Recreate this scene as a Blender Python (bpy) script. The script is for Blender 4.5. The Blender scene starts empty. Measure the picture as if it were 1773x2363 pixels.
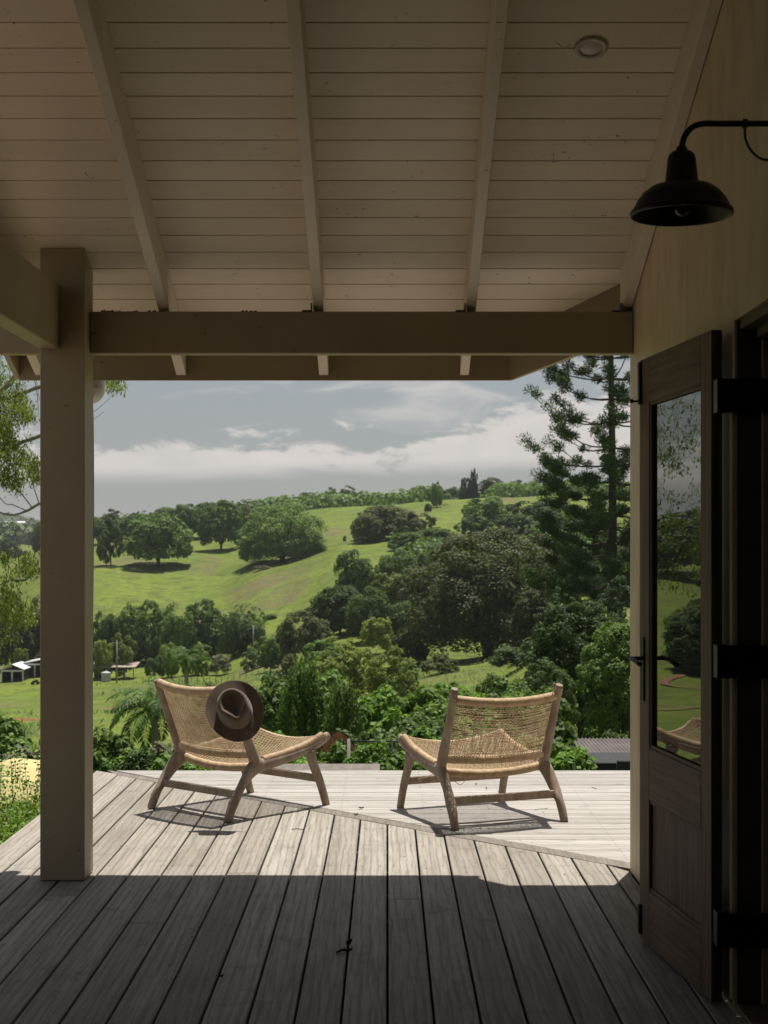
import bpy, math, random
import numpy as np
from mathutils import Vector, Matrix, Quaternion
R = math.radians
SC = bpy.context.scene
COL = SC.collection
# ------------------------------------------------------------------ camera, light, exposure
EYE = 1.43
FPX = 3500.0
VX, VY = 893.0, 1262.0           # vanishing point of the level view direction, in photo pixels
cam_d = bpy.data.cameras.new('camera'); cam = bpy.data.objects.new('camera', cam_d); COL.objects.link(cam)
cam.location = (0, 0, EYE); cam.rotation_euler = (R(90), 0, 0)
cam_d.sensor_fit = 'VERTICAL'; cam_d.sensor_height = 36.0; cam_d.lens = FPX/2363*36
cam_d.shift_y = (VY-1181.5)/2363; cam_d.shift_x = -(VX-886.5)/2363
cam_d.clip_start = 0.05; cam_d.clip_end = 30000
cam_d.dof.use_dof = True; cam_d.dof.focus_distance = 7.9; cam_d.dof.aperture_fstop = 9.0
SC.camera = cam
SC.view_settings.view_transform = 'Standard'; SC.view_settings.look = 'None'
SC.view_settings.gamma = 1.0; SC.view_settings.use_curve_mapping = False
SC.view_settings.exposure = 0.28
HAZE = 0.00009
SUNV = Vector((0.115, 0.291, 1.0)).normalized()     # towards the sun
sd = bpy.data.lights.new('sun', 'SUN'); sd.energy = 5.0; sd.angle = R(0.53); sd.color = (1.0, 0.955, 0.88)
sun = bpy.data.objects.new('sun', sd); COL.objects.link(sun)
sun.rotation_euler = (-SUNV).to_track_quat('-Z', 'Y').to_euler()
W = bpy.data.worlds.new('World'); SC.world = W; W.use_nodes = True
def build_world():
    nt = W.node_tree; N = nt.nodes; L = nt.links; N.clear()
    def m(op, a, b=None, c=None, clamp=False):
        n = N.new('ShaderNodeMath'); n.operation = op; n.use_clamp = clamp
        for i, v in enumerate((a, b, c)):
            if v is None: continue
            if isinstance(v, (int, float)): n.inputs[i].default_value = v
            else: L.new(v, n.inputs[i])
        return n.outputs[0]
    def ss(x, lo, hi):
        n = N.new('ShaderNodeMapRange'); n.interpolation_type = 'SMOOTHSTEP'
        L.new(x, n.inputs[0])
        for i, v in ((1, lo), (2, hi)):
            if isinstance(v, (int, float)): n.inputs[i].default_value = v
            else: L.new(v, n.inputs[i])
        n.inputs[3].default_value = 0; n.inputs[4].default_value = 1
        return n.outputs[0]
    def noise(vec, sc, det=4, rough=.55, dist=0.0):
        n = N.new('ShaderNodeTexNoise'); L.new(vec, n.inputs['Vector'])
        n.inputs['Scale'].default_value = sc; n.inputs['Detail'].default_value = det
        n.inputs['Roughness'].default_value = rough; n.inputs['Distortion'].default_value = dist
        return n.outputs['Fac']
    sky = N.new('ShaderNodeTexSky'); sky.sky_type = 'NISHITA'; sky.sun_disc = False
    sky.sun_elevation = math.asin(SUNV.z); sky.sun_rotation = math.atan2(SUNV.x, SUNV.y)
    sky.altitude = 100; sky.air_density = 1.0; sky.dust_density = 1.2; sky.ozone_density = 1.0
    tc = N.new('ShaderNodeTexCoord'); sp = N.new('ShaderNodeSeparateXYZ'); L.new(tc.outputs['Generated'], sp.inputs[0])
    x, y, z = sp.outputs
    rad = m('SQRT', m('ADD', m('MULTIPLY', x, x), m('MULTIPLY', y, y)))
    e = m('DIVIDE', z, m('MAXIMUM', rad, .02))
    az = m('ARCTAN2', x, y)
    def vec(kx, ky, off):
        c = N.new('ShaderNodeCombineXYZ')
        L.new(m('MULTIPLY', az, kx), c.inputs[0]); L.new(m('MULTIPLY', e, ky), c.inputs[1]); c.inputs[2].default_value = off
        return c.outputs[0]
    n1 = noise(vec(7, 16, 3.1), 1.0, 3)
    n2 = noise(vec(26, 60, 7.7), 1.0, 6, .62, .4)
    n3 = noise(vec(9, 34, 1.3), 1.0, 6, .6, .8)
    top = m('ADD', m('ADD', .061, m('MULTIPLY', ss(az, .0, .13), .042)), m('ADD', m('MULTIPLY', m('SUBTRACT', n1, .5), .05), m('MULTIPLY', m('SUBTRACT', n2, .5), .085)))
    bot = m('ADD', m('ADD', .044, m('MULTIPLY', az, .03)), m('MULTIPLY', m('SUBTRACT', n3, .5), .018))
    band = m('MULTIPLY', ss(e, bot, m('ADD', bot, .014)), m('SUBTRACT', 1.0, ss(e, m('SUBTRACT', top, .003), m('ADD', top, .009))))
    band = m('MULTIPLY', band, m('ADD', .28, m('MULTIPLY', n3, 1.15)), clamp=True)
    wisp = m('MULTIPLY', ss(n3, .54, .76), m('MULTIPLY', ss(e, .05, .09), .8))
    high = m('MULTIPLY', ss(noise(vec(2.2, 2.2, 5.5), 1.0, 6, .6), .5, .75), m('MULTIPLY', ss(e, .25, .6), .6))
    fac = m('MAXIMUM', m('MAXIMUM', band, wisp), high, clamp=True)
    hsv = N.new('ShaderNodeHueSaturation'); hsv.inputs['Saturation'].default_value = .52; hsv.inputs['Value'].default_value = 1.0
    L.new(sky.outputs[0], hsv.inputs['Color'])
    mix = N.new('ShaderNodeMix'); mix.data_type = 'RGBA'; L.new(fac, mix.inputs['Factor'])
    L.new(hsv.outputs[0], mix.inputs[6]); mix.inputs[7].default_value = (11.6, 10.7, 10.0, 1)
    bg = N.new('ShaderNodeBackground'); L.new(mix.outputs[2], bg.inputs[0]); bg.inputs[1].default_value = 0.054
    out = N.new('ShaderNodeOutputWorld'); L.new(bg.outputs[0], out.inputs[0])
build_world()

# ------------------------------------------------------------------ helpers
rng = np.random.default_rng(7); random.seed(7)
def at(px, py, Y):
    """world point seen at photo pixel (px, py) at distance Y"""
    return Vector(((px-VX)/FPX*Y, Y, EYE-(py-VY)/FPX*Y))
def link(o, parent=None):
    COL.objects.link(o)
    if parent is not None: o.parent = parent
    return o
def tag(o, label=None, cat=None, group=None, kind=None):
    if label: o['label'] = label
    if cat: o['category'] = cat
    if group: o['group'] = group
    if kind: o['kind'] = kind
    return o
def empty(name, loc=(0, 0, 0), rz=0.0, label=None, cat=None, group=None, kind=None):
    o = bpy.data.objects.new(name, None); o.location = loc; o.rotation_euler = (0, 0, rz); o.empty_display_size = .1
    link(o); return tag(o, label, cat, group, kind)
def mesh(name, V, F, m=None, smooth=False):
    me = bpy.data.meshes.new(name)
    V = np.asarray(V, dtype=np.float32)
    if isinstance(F, np.ndarray):
        nf, k = F.shape
        me.vertices.add(len(V)); me.vertices.foreach_set('co', V.ravel())
        me.loops.add(nf*k); me.loops.foreach_set('vertex_index', F.astype(np.int32).ravel())
        me.polygons.add(nf); me.polygons.foreach_set('loop_start', np.arange(0, nf*k, k, dtype=np.int32))
        me.polygons.foreach_set('loop_total', np.full(nf, k, dtype=np.int32))
        me.update(calc_edges=True)
    else:
        me.from_pydata(V.tolist(), [], F); me.update()
    if smooth:
        me.polygons.foreach_set('use_smooth', np.ones(len(me.polygons), dtype=bool))
    if m is not None: me.materials.append(m)
    return me
def obj(name, V, F, m, parent=None, smooth=False, loc=None):
    o = bpy.data.objects.new(name, mesh(name, V, F, m, smooth))
    if loc is not None: o.location = loc
    return link(o, parent)
class MB:
    """collects boxes / prisms / tubes into one mesh"""
    def __init__(s): s.V = []; s.F = []
    def add(s, V, F):
        b = len(s.V); s.V.extend([tuple(map(float, v)) for v in V]); s.F.extend([tuple(int(i)+b for i in f) for f in F]); return s
    def box(s, x0, x1, y0, y1, z0, z1, c=0.0):
        if c <= 0:
            V = [(x, y, z) for z in (z0, z1) for y in (y0, y1) for x in (x0, x1)]
            F = [(0, 2, 3, 1), (4, 5, 7, 6), (0, 1, 5, 4), (2, 6, 7, 3), (0, 4, 6, 2), (1, 3, 7, 5)]
            return s.add(V, F)
        V = []; idx = {}
        for ix, x, sx in ((0, x0, 1), (1, x1, -1)):
            for iy, y, sy in ((0, y0, 1), (1, y1, -1)):
                for iz, z, sz in ((0, z0, 1), (1, z1, -1)):
                    for a in range(3):
                        d = [x+sx*c, y+sy*c, z+sz*c]; d[a] = (x, y, z)[a]
                        idx[(ix, iy, iz, a)] = len(V); V.append(tuple(d))
        F = []
        for a in range(3):
            o = [i for i in range(3) if i != a]
            for s_ in (0, 1):
                q = []
                for p, r in ((0, 0), (1, 0), (1, 1), (0, 1)):
                    k = [0, 0, 0]; k[a] = s_; k[o[0]] = p; k[o[1]] = r; q.append(idx[tuple(k)+(a,)])
                F.append(tuple(q))
        for a in range(3):
            o = [i for i in range(3) if i != a]
            for p in (0, 1):
                for r in (0, 1):
                    k0 = [0, 0, 0]; k0[o[0]] = p; k0[o[1]] = r; k1 = list(k0); k1[a] = 1
                    F.append((idx[tuple(k0)+(o[0],)], idx[tuple(k0)+(o[1],)], idx[tuple(k1)+(o[1],)], idx[tuple(k1)+(o[0],)]))
        for ix in (0, 1):
            for iy in (0, 1):
                for iz in (0, 1): F.append(tuple(idx[(ix, iy, iz, a)] for a in range(3)))
        return s.add(V, F)
    def poly_prism(s, pts, z0, z1):
        n = len(pts); V = [(p[0], p[1], z0) for p in pts]+[(p[0], p[1], z1) for p in pts]
        F = [tuple(range(n-1, -1, -1)), tuple(range(n, 2*n))]+[(i, (i+1) % n, n+(i+1) % n, n+i) for i in range(n)]
        return s.add(V, F)
    def tube(s, P, r, k=8, up=(0, 0, 1), ry=None):
        V, F = tube(P, r, k, up, ry); return s.add(V, F)
    def build(s, name, m, parent=None, smooth=False, loc=None):
        o = obj(name, s.V, s.F, m, parent, smooth, loc)
        import bmesh
        bm = bmesh.new(); bm.from_mesh(o.data); bmesh.ops.recalc_face_normals(bm, faces=bm.faces); bm.to_mesh(o.data); bm.free()
        return o
def tube(P, r, k=8, up=(0, 0, 1), ry=None, cap=True):
    P = np.array(P, float); n = len(P)
    r = np.full(n, r, float) if np.isscalar(r) else np.array(r, float)
    ry = r if ry is None else (np.full(n, ry, float) if np.isscalar(ry) else np.array(ry, float))
    T = np.gradient(P, axis=0); T /= np.linalg.norm(T, axis=1)[:, None]+1e-12
    up = np.array(up, float)
    A = np.cross(T, up); bad = np.linalg.norm(A, axis=1) < 1e-3
    A[bad] = np.cross(T[bad], np.array((1.0, .01, 0)))
    A /= np.linalg.norm(A, axis=1)[:, None]; B = np.cross(A, T)
    th = np.linspace(0, 2*np.pi, k, endpoint=False)+np.pi/k
    V = P[:, None, :]+A[:, None, :]*(np.cos(th)[None, :, None]*r[:, None, None])+B[:, None, :]*(np.sin(th)[None, :, None]*ry[:, None, None])
    F = []
    for i in range(n-1):
        for j in range(k):
            F.append((i*k+j, i*k+(j+1) % k, (i+1)*k+(j+1) % k, (i+1)*k+j))
    if cap: F.append(tuple(range(k-1, -1, -1))); F.append(tuple(range((n-1)*k, n*k)))
    return V.reshape(-1, 3), F
def tubes(P, r, nrm, k=4):
    """many equal-length cords at once; P (n,m,3)"""
    P = np.asarray(P, float); n, m_, _ = P.shape
    T = np.gradient(P, axis=1); T /= np.linalg.norm(T, axis=2)[..., None]+1e-12
    A = np.cross(T, np.array(nrm, float)); A /= np.linalg.norm(A, axis=2)[..., None]+1e-12
    B = np.cross(A, T)
    th = np.linspace(0, 2*np.pi, k, endpoint=False)+np.pi/k
    V = P[:, :, None, :]+r*(A[:, :, None, :]*np.cos(th)[None, None, :, None]+B[:, :, None, :]*np.sin(th)[None, None, :, None])
    i, j, q = np.meshgrid(np.arange(n), np.arange(m_-1), np.arange(k), indexing='ij')
    b = i*m_*k
    F = np.stack([b+j*k+q, b+j*k+(q+1) % k, b+(j+1)*k+(q+1) % k, b+(j+1)*k+q], -1).reshape(-1, 4)
    return V.reshape(-1, 3), F
def smooth_path(pts, n=24):
    pts = np.array(pts, float); m_ = len(pts); out = []
    for t in np.linspace(0, m_-1, n):
        i = min(int(t), m_-2); f = t-i
        p0 = pts[max(i-1, 0)]; p1 = pts[i]; p2 = pts[i+1]; p3 = pts[min(i+2, m_-1)]
        out.append(.5*((2*p1)+(-p0+p2)*f+(2*p0-5*p1+4*p2-p3)*f*f+(-p0+3*p1-3*p2+p3)*f**3))
    return np.array(out)
def lathe(prof, k=40, closed=False):
    V = []; F = []
    for (r, z) in prof:
        for j in range(k):
            a = 2*math.pi*j/k; V.append((r*math.cos(a), r*math.sin(a), z))
    for i in range(len(prof)-1):
        for j in range(k): F.append((i*k+j, i*k+(j+1) % k, (i+1)*k+(j+1) % k, (i+1)*k+j))
    return V, F

# ------------------------------------------------------------------ materials
class NT:
    def __init__(s, name):
        s.m = bpy.data.materials.new(name); s.m.use_nodes = True; s.t = s.m.node_tree; s.N = s.t.nodes; s.L = s.t.links
        s.b = s.N['Principled BSDF']; s.out = s.N['Material Output']
    def set(s, sock, v):
        if hasattr(v, 'node'): s.L.new(v, sock)
        else: sock.default_value = v
    def coord(s, kind='Object', scale=(1, 1, 1), rnd=0.0, rot=(0, 0, 0)):
        tc = s.N.new('ShaderNodeTexCoord'); v = tc.outputs[kind]
        if rnd:
            oi = s.N.new('ShaderNodeObjectInfo'); mu = s.N.new('ShaderNodeMath'); mu.operation = 'MULTIPLY'; mu.inputs[1].default_value = rnd
            s.L.new(oi.outputs['Random'], mu.inputs[0]); ad = s.N.new('ShaderNodeVectorMath'); ad.operation = 'ADD'
            s.L.new(v, ad.inputs[0]); s.L.new(mu.outputs[0], ad.inputs[1]); v = ad.outputs[0]
        mp = s.N.new('ShaderNodeMapping'); mp.inputs['Scale'].default_value = scale; mp.inputs['Rotation'].default_value = rot
        s.L.new(v, mp.inputs[0]); return mp.outputs[0]
    def noise(s, v, sc=1, det=4, rough=.55, dist=0, out='Fac'):
        n = s.N.new('ShaderNodeTexNoise'); s.L.new(v, n.inputs['Vector']); n.inputs['Scale'].default_value = sc
        n.inputs['Detail'].default_value = det; n.inputs['Roughness'].default_value = rough; n.inputs['Distortion'].default_value = dist
        return n.outputs[out]
    def wave(s, v, sc=1, dist=3, det=2, dsc=1, axis='X', rough=.5):
        n = s.N.new('ShaderNodeTexWave'); s.L.new(v, n.inputs['Vector']); n.bands_direction = axis
        n.inputs['Scale'].default_value = sc; n.inputs['Distortion'].default_value = dist; n.inputs['Detail'].default_value = det
        n.inputs['Detail Scale'].default_value = dsc; n.inputs['Detail Roughness'].default_value = rough
        return n.outputs['Fac']
    def ramp(s, f, stops):
        n = s.N.new('ShaderNodeValToRGB'); s.L.new(f, n.inputs[0]); e = n.color_ramp.elements
        while len(e) > 1: e.remove(e[-1])
        for i, (p, c) in enumerate(stops):
            c = (c, c, c, 1) if isinstance(c, (int, float)) else (*c, 1)
            if i == 0: e[0].position = p; e[0].color = c
            else: q = e.new(p); q.color = c
        return n.outputs[0]
    def mix(s, f, a, b, mode='MIX'):
        n = s.N.new('ShaderNodeMix'); n.data_type = 'RGBA'; n.blend_type = mode
        s.set(n.inputs['Factor'], f)
        for i, v in ((6, a), (7, b)):
            if isinstance(v, tuple) and len(v) == 3: v = (*v, 1)
            s.set(n.inputs[i], v)
        return n.outputs[2]
    def math(s, op, a, b=0.0, clamp=False):
        n = s.N.new('ShaderNodeMath'); n.operation = op; n.use_clamp = clamp; s.set(n.inputs[0], a); s.set(n.inputs[1], b); return n.outputs[0]
    def rand(s): return s.N.new('ShaderNodeObjectInfo').outputs['Random']
    def island(s): return s.N.new('ShaderNodeNewGeometry').outputs['Random Per Island']
    def bump(s, h, st=.3, d=.01):
        n = s.N.new('ShaderNodeBump'); n.inputs['Strength'].default_value = st; n.inputs['Distance'].default_value = d
        s.L.new(h, n.inputs['Height']); s.L.new(n.outputs[0], s.b.inputs['Normal'])
    def fin(s, col=None, rough=.6, spec=.3, metal=0.0):
        if col is not None: s.set(s.b.inputs['Base Color'], (*col, 1) if isinstance(col, tuple) and len(col) == 3 else col)
        s.set(s.b.inputs['Roughness'], rough); s.b.inputs['Specular IOR Level'].default_value = spec; s.b.inputs['Metallic'].default_value = metal
        return s.m
def plain(name, c, rough=.6, spec=.3, metal=0.0, var=.12, sc=8, bump=0.0):
    n = NT(name); v = n.coord('Object'); f = n.noise(v, sc, 4)
    d = tuple(x*(1-var) for x in c); l = tuple(min(1, x*(1+var)) for x in c)
    col = n.ramp(f, [(.3, d), (.7, l)])
    if bump: n.bump(n.noise(v, sc*6, 3), bump, .002)
    return n.fin(col, rough, spec, metal)
def paint_mat(name, c, streak=(.03, .03, .03), amt=.25, axis=(1, 1, 1), spots=True):
    n = NT(name); v = n.coord('Object', rnd=5.0)
    f = n.noise(v, 1.6, 5, .6); col = n.ramp(f, [(.3, tuple(x*.9 for x in c)), (.7, tuple(min(1, x*1.05) for x in c))])
    v2 = n.coord('Object', scale=axis); s = n.noise(v2, 3.0, 6, .65)
    col = n.mix(n.math('MULTIPLY', n.ramp(s, [(.45, 0.0), (.75, 1.0)]), amt), col, tuple(c[i]*streak[i] if False else streak[i] for i in range(3)))
    if spots:
        d = n.noise(n.coord('Object', rnd=3.0), 38, 2, .5); g = n.noise(v, 2.3, 2)
        sp = n.math('MULTIPLY', n.ramp(d, [(.70, 0.0), (.74, 1.0)]), n.ramp(g, [(.5, 0.0), (.6, .8)]))
        col = n.mix(sp, col, (.05, .04, .03))
    bs = n.noise(n.coord('Object', scale=(90, 90, 3)), 1, 3); bs2 = n.noise(n.coord('Object', scale=(3, 90, 90)), 1, 3)
    n.bump(n.math('ADD', n.noise(v, 60, 3), n.math('ADD', bs, bs2)), .16, .0012)
    return n.fin(col, .5, .35)
CREAM = (.50, .45, .37)
M = {}
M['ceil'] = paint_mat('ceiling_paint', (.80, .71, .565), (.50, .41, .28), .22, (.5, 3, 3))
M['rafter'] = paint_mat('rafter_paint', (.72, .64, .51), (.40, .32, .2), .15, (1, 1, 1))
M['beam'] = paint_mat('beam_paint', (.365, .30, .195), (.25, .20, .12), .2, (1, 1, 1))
M['wallp'] = paint_mat('wall_paint', (.60, .495, .32), (.30, .215, .10), .62, (1.5, 2.6, .9), spots=False)
M['pvc'] = plain('pvc', (.72, .68, .63), .4)
def wood_near(name, cols, axis, sheen=.5):
    """weathered deck hardwood; grain runs along `axis` (0=x,1=y)"""
    n = NT(name)
    s1 = [5.0, 5.0, 5.0]; s1[axis] = .55
    v = n.coord('Object', scale=tuple(s1), rnd=17.0)
    w = n.wave(v, .7, 9.0, 3, .9, 'X' if axis == 1 else 'Y', .55)
    rw = n.N.new('ShaderNodeTexWave'); rw.wave_type = 'RINGS'; rw.rings_direction = 'Z'; rs = [3.2, 3.2, 3.2]; rs[axis] = .30
    n.L.new(n.coord('Object', scale=tuple(rs), rnd=23.0), rw.inputs['Vector']); rw.inputs['Scale'].default_value = 3.2; rw.inputs['Distortion'].default_value = 6.5; rw.inputs['Detail'].default_value = 4; rw.inputs['Detail Scale'].default_value = 1.6; rw.inputs['Detail Roughness'].default_value = .6
    fine = [75, 75, 75]; fine[axis] = 3
    g = n.noise(n.coord('Object', scale=tuple(fine), rnd=9.0), 1.0, 5, .65)
    big = n.noise(n.coord('Object', rnd=4.0), 1.8, 4)
    base = n.ramp(n.rand(), [(0, cols[0]), (.5, cols[1]), (1, cols[2])])
    col = n.mix(n.math('MULTIPLY', w, .42), base, n.mix(1.0, base, (.62, .58, .54), 'MULTIPLY'))
    col = n.mix(n.ramp(g, [(.36, .42), (.58, 0.0)]), col, (.10, .085, .07))
    col = n.mix(n.ramp(big, [(.35, 0.0), (.75, .35)]), col, cols[2])
    col = n.mix(n.ramp(rw.outputs['Fac'], [(.0, .42), (.30, .0), (1, 0)]), col, (.13, .10, .075))
    st = n.noise(n.coord('Object', rnd=2.0), 5.5, 5, .7)
    col = n.mix(n.ramp(st, [(.56, 0.0), (.70, .35)]), col, (.09, .08, .07))
    hgt = n.math('ADD', n.math('MULTIPLY', g, 1.0), n.math('MULTIPLY', rw.outputs['Fac'], .5))
    n.bump(hgt, .35, .0025)
    return n.fin(col, n.ramp(g, [(.3, .75), (.7, .55)]), sheen)
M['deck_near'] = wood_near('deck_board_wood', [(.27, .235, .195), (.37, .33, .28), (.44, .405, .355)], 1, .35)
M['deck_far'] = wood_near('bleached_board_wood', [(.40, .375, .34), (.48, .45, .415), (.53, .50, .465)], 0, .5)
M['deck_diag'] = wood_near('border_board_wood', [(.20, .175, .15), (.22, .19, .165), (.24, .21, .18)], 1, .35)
M['joist'] = plain('joist_wood', (.05, .042, .035), .8)
M['soil_dark'] = plain('dark_soil', (.03, .024, .018), .9)
def chair_wood():
    n = NT('weathered_teak'); v = n.coord('Object', rnd=3.0)
    f = n.noise(v, 9, 5, .6); g = n.noise(n.coord('Object', scale=(45, 45, 7)), 1, 4, .6)
    col = n.ramp(f, [(.3, (.25, .185, .135)), (.55, (.34, .27, .21)), (.75, (.42, .36, .30))])
    col = n.mix(n.ramp(g, [(.35, .45), (.6, 0.0)]), col, (.15, .11, .08))
    n.bump(g, .3, .002); return n.fin(col, .65, .25)
M['teak'] = chair_wood()
def cord_mat():
    n = NT('paper_cord'); f = n.noise(n.coord('Object'), 26, 3)
    col = n.ramp(f, [(.3, (.40, .28, .16)), (.5, (.52, .38, .235)), (.75, (.62, .48, .32))])
    n.bump(n.noise(n.coord('Object'), 500, 2), .2, .001)
    return n.fin(col, .6, .25)
M['cord'] = cord_mat()
def hat_mat():
    n = NT('brown_felt'); f = n.noise(n.coord('Object'), 14, 4)
    col = n.ramp(f, [(.3, (.085, .058, .038)), (.7, (.135, .10, .07))])
    n.bump(n.noise(n.coord('Object'), 400, 3), .2, .0015)
    m = n.fin(col, .9, .15); n.b.inputs['Sheen Weight'].default_value = .25; return m
M['felt'] = hat_mat(); M['ribbon'] = plain('hat_ribbon', (.05, .034, .022), .7)
def door_mat(sc=(50, 50, 2.2), nm='door_timber'):
    n = NT(nm); g = n.noise(n.coord('Object', scale=sc, rnd=4.0), 1, 5, .65); f = n.noise(n.coord('Object'), 3, 4)
    col = n.ramp(g, [(.32, (.060, .036, .021)), (.52, (.130, .085, .053)), (.72, (.215, .155, .102))])
    col = n.mix(n.ramp(f, [(.35, 0.0), (.8, .4)]), col, (.26, .195, .135))
    n.bump(g, .4, .002); return n.fin(col, .6, .25)
M['door'] = door_mat(); M['door_rail'] = door_mat((2.2, 50, 50), 'door_rail_timber')
M['black'] = plain('black_steel', (.014, .013, .012), .42, .35, bump=.15)
M['blackp'] = plain('black_powder_coat', (.014, .013, .012), .5, .25)
M['frame'] = plain('frame_timber', (.12, .105, .075), .7)
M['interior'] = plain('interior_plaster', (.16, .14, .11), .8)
M['trim'] = plain('downlight_trim', (.55, .51, .44), .4)
M['diff'] = plain('downlight_lens', (.62, .57, .52), .3)
M['canvas'] = plain('canvas', (.55, .46, .22), .8, .1, var=.2, sc=5)
M['leaflit'] = plain('dry_leaf', (.10, .045, .022), .8)
M['twig'] = plain('twig', (.07, .05, .035), .8)
M['tin'] = plain('corrugated_tin', (.15, .125, .115), .55, .4, .2, .25, 2)
M['tin_white'] = plain('white_tin', (.66, .66, .66), .5, .3)
M['tin_rust'] = plain('rusty_tin', (.32, .26, .215), .6, .3, 0, .25, .6)
M['charcoal'] = plain('charcoal_panel', (.035, .036, .036), .7)
M['dark_in'] = plain('shed_interior', (.035, .028, .024), .9)
M['pole'] = plain('pole_wood', (.30, .29, .26), .8)
M['postwood'] = plain('fence_post_wood', (.18, .16, .13), .8)
def glass_mat():
    n = NT('window_glass'); N = n.N; L = n.L
    N.remove(n.b)
    gl = N.new('ShaderNodeBsdfGlossy'); gl.inputs['Roughness'].default_value = 0.0; gl.inputs['Color'].default_value = (.95, .97, .93, 1)
    tr = N.new('ShaderNodeBsdfTransparent'); tr.inputs['Color'].default_value = (.80, .84, .78, 1)
    fr = N.new('ShaderNodeFresnel'); fr.inputs['IOR'].default_value = 2.5
    nz = n.noise(n.coord('Object'), 2.2, 2, .5); bp = N.new('ShaderNodeBump'); bp.inputs['Strength'].default_value = .10; bp.inputs['Distance'].default_value = .006
    L.new(nz, bp.inputs['Height']); L.new(bp.outputs[0], gl.inputs['Normal'])
    mx = N.new('ShaderNodeMixShader'); L.new(fr.outputs[0], mx.inputs[0]); L.new(tr.outputs[0], mx.inputs[1]); L.new(gl.outputs[0], mx.inputs[2])
    L.new(mx.outputs[0], n.out.inputs[0]); return n.m
M['glass'] = glass_mat()
def bulb_mat():
    n = NT('bulb_glass'); n.b.inputs['Transmission Weight'].default_value = 1.0; n.b.inputs['IOR'].default_value = 1.45
    return n.fin((.9, .85, .75), .02, .5)
M['bulb'] = bulb_mat(); M['filament'] = plain('filament', (.45, .2, .06), .4)
def leaf_mat(name, c0, c1, c2, trans=.3, clump=.25, spec=.25):
    """foliage: each leaf face gets its own tint, patches vary in space"""
    n = NT(name); N = n.N; L = n.L
    r = n.island(); f = n.noise(n.coord('Object', rnd=11.0), clump, 3)
    t = n.math('ADD', n.math('MULTIPLY', r, .6), n.math('MULTIPLY', n.math('SUBTRACT', f, .25), .9), clamp=True)
    col = n.ramp(t, [(.1, c0), (.5, c1), (.9, c2)])
    rb_ = n.math('ADD', .78, n.math('MULTIPLY', n.rand(), .5)); gm = n.N.new('ShaderNodeCombineXYZ')
    for i_ in range(3): n.L.new(rb_, gm.inputs[i_])
    col = n.mix(1.0, col, gm.outputs[0], 'MULTIPLY')
    n.fin(col, .6, spec)
    tl = N.new('ShaderNodeBsdfTranslucent'); L.new(n.mix(1.0, col, (1.25, 1.35, .6), 'MULTIPLY'), tl.inputs[0])
    mx = N.new('ShaderNodeMixShader'); mx.inputs[0].default_value = trans
    L.new(n.b.outputs[0], mx.inputs[1]); L.new(tl.outputs[0], mx.inputs[2]); L.new(mx.outputs[0], n.out.inputs[0])
    return n.m
LM = {}
LM['dark'] = leaf_mat('foliage_dark', (0.038, 0.064, 0.018), (0.071, 0.119, 0.029), (0.140, 0.210, 0.046))
LM['mid'] = leaf_mat('foliage_mid', (0.052, 0.085, 0.022), (0.097, 0.161, 0.036), (0.180, 0.271, 0.055))
LM['olive'] = leaf_mat('foliage_olive', (0.050, 0.064, 0.020), (0.097, 0.115, 0.034), (0.171, 0.191, 0.052))
LM['fig'] = leaf_mat('foliage_fig', (0.038, 0.050, 0.016), (0.080, 0.098, 0.029), (0.160, 0.177, 0.052))
LM['light'] = leaf_mat('foliage_light', (0.104, 0.138, 0.026), (0.194, 0.253, 0.044), (0.330, 0.392, 0.065))
LM['fresh'] = leaf_mat('foliage_fresh', (0.066, 0.130, 0.024), (0.142, 0.253, 0.043), (0.301, 0.445, 0.072), .38)
LM['pine'] = leaf_mat('foliage_pine', (0.019, 0.036, 0.012), (0.038, 0.071, 0.020), (0.100, 0.160, 0.034), .15)
LM['gum'] = leaf_mat('foliage_gum', (0.055, 0.083, 0.022), (0.127, 0.169, 0.044), (0.240, 0.280, 0.072), .3)
LM['palm'] = leaf_mat('foliage_palm', (0.041, 0.083, 0.018), (0.084, 0.155, 0.032), (0.171, 0.280, 0.052), .3)
LM['hedge'] = leaf_mat('foliage_hedge', (0.061, 0.118, 0.018), (0.144, 0.236, 0.034), (0.300, 0.421, 0.065), .35, 2.5, .5)
LM['red'] = leaf_mat('foliage_red', (0.042, 0.015, 0.006), (0.092, 0.034, 0.013), (0.150, 0.070, 0.021), .3)
LM['grey'] = leaf_mat('foliage_grey', (0.076, 0.083, 0.045), (0.144, 0.152, 0.079), (0.240, 0.251, 0.137), .2)
LM['far'] = leaf_mat('foliage_far', (0.047, 0.069, 0.023), (0.078, 0.111, 0.034), (0.120, 0.169, 0.048), .1, .01)
LM['tuft'] = leaf_mat('foliage_tuft', (0.124, 0.159, 0.028), (0.211, 0.270, 0.044), (0.320, 0.360, 0.086), .3, .05)
M['bark'] = plain('bark', (.075, .06, .048), .9, .1, bump=.5)
M['bark_pale'] = plain('pale_bark', (.30, .27, .235), .8, .1, bump=.4)
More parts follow.
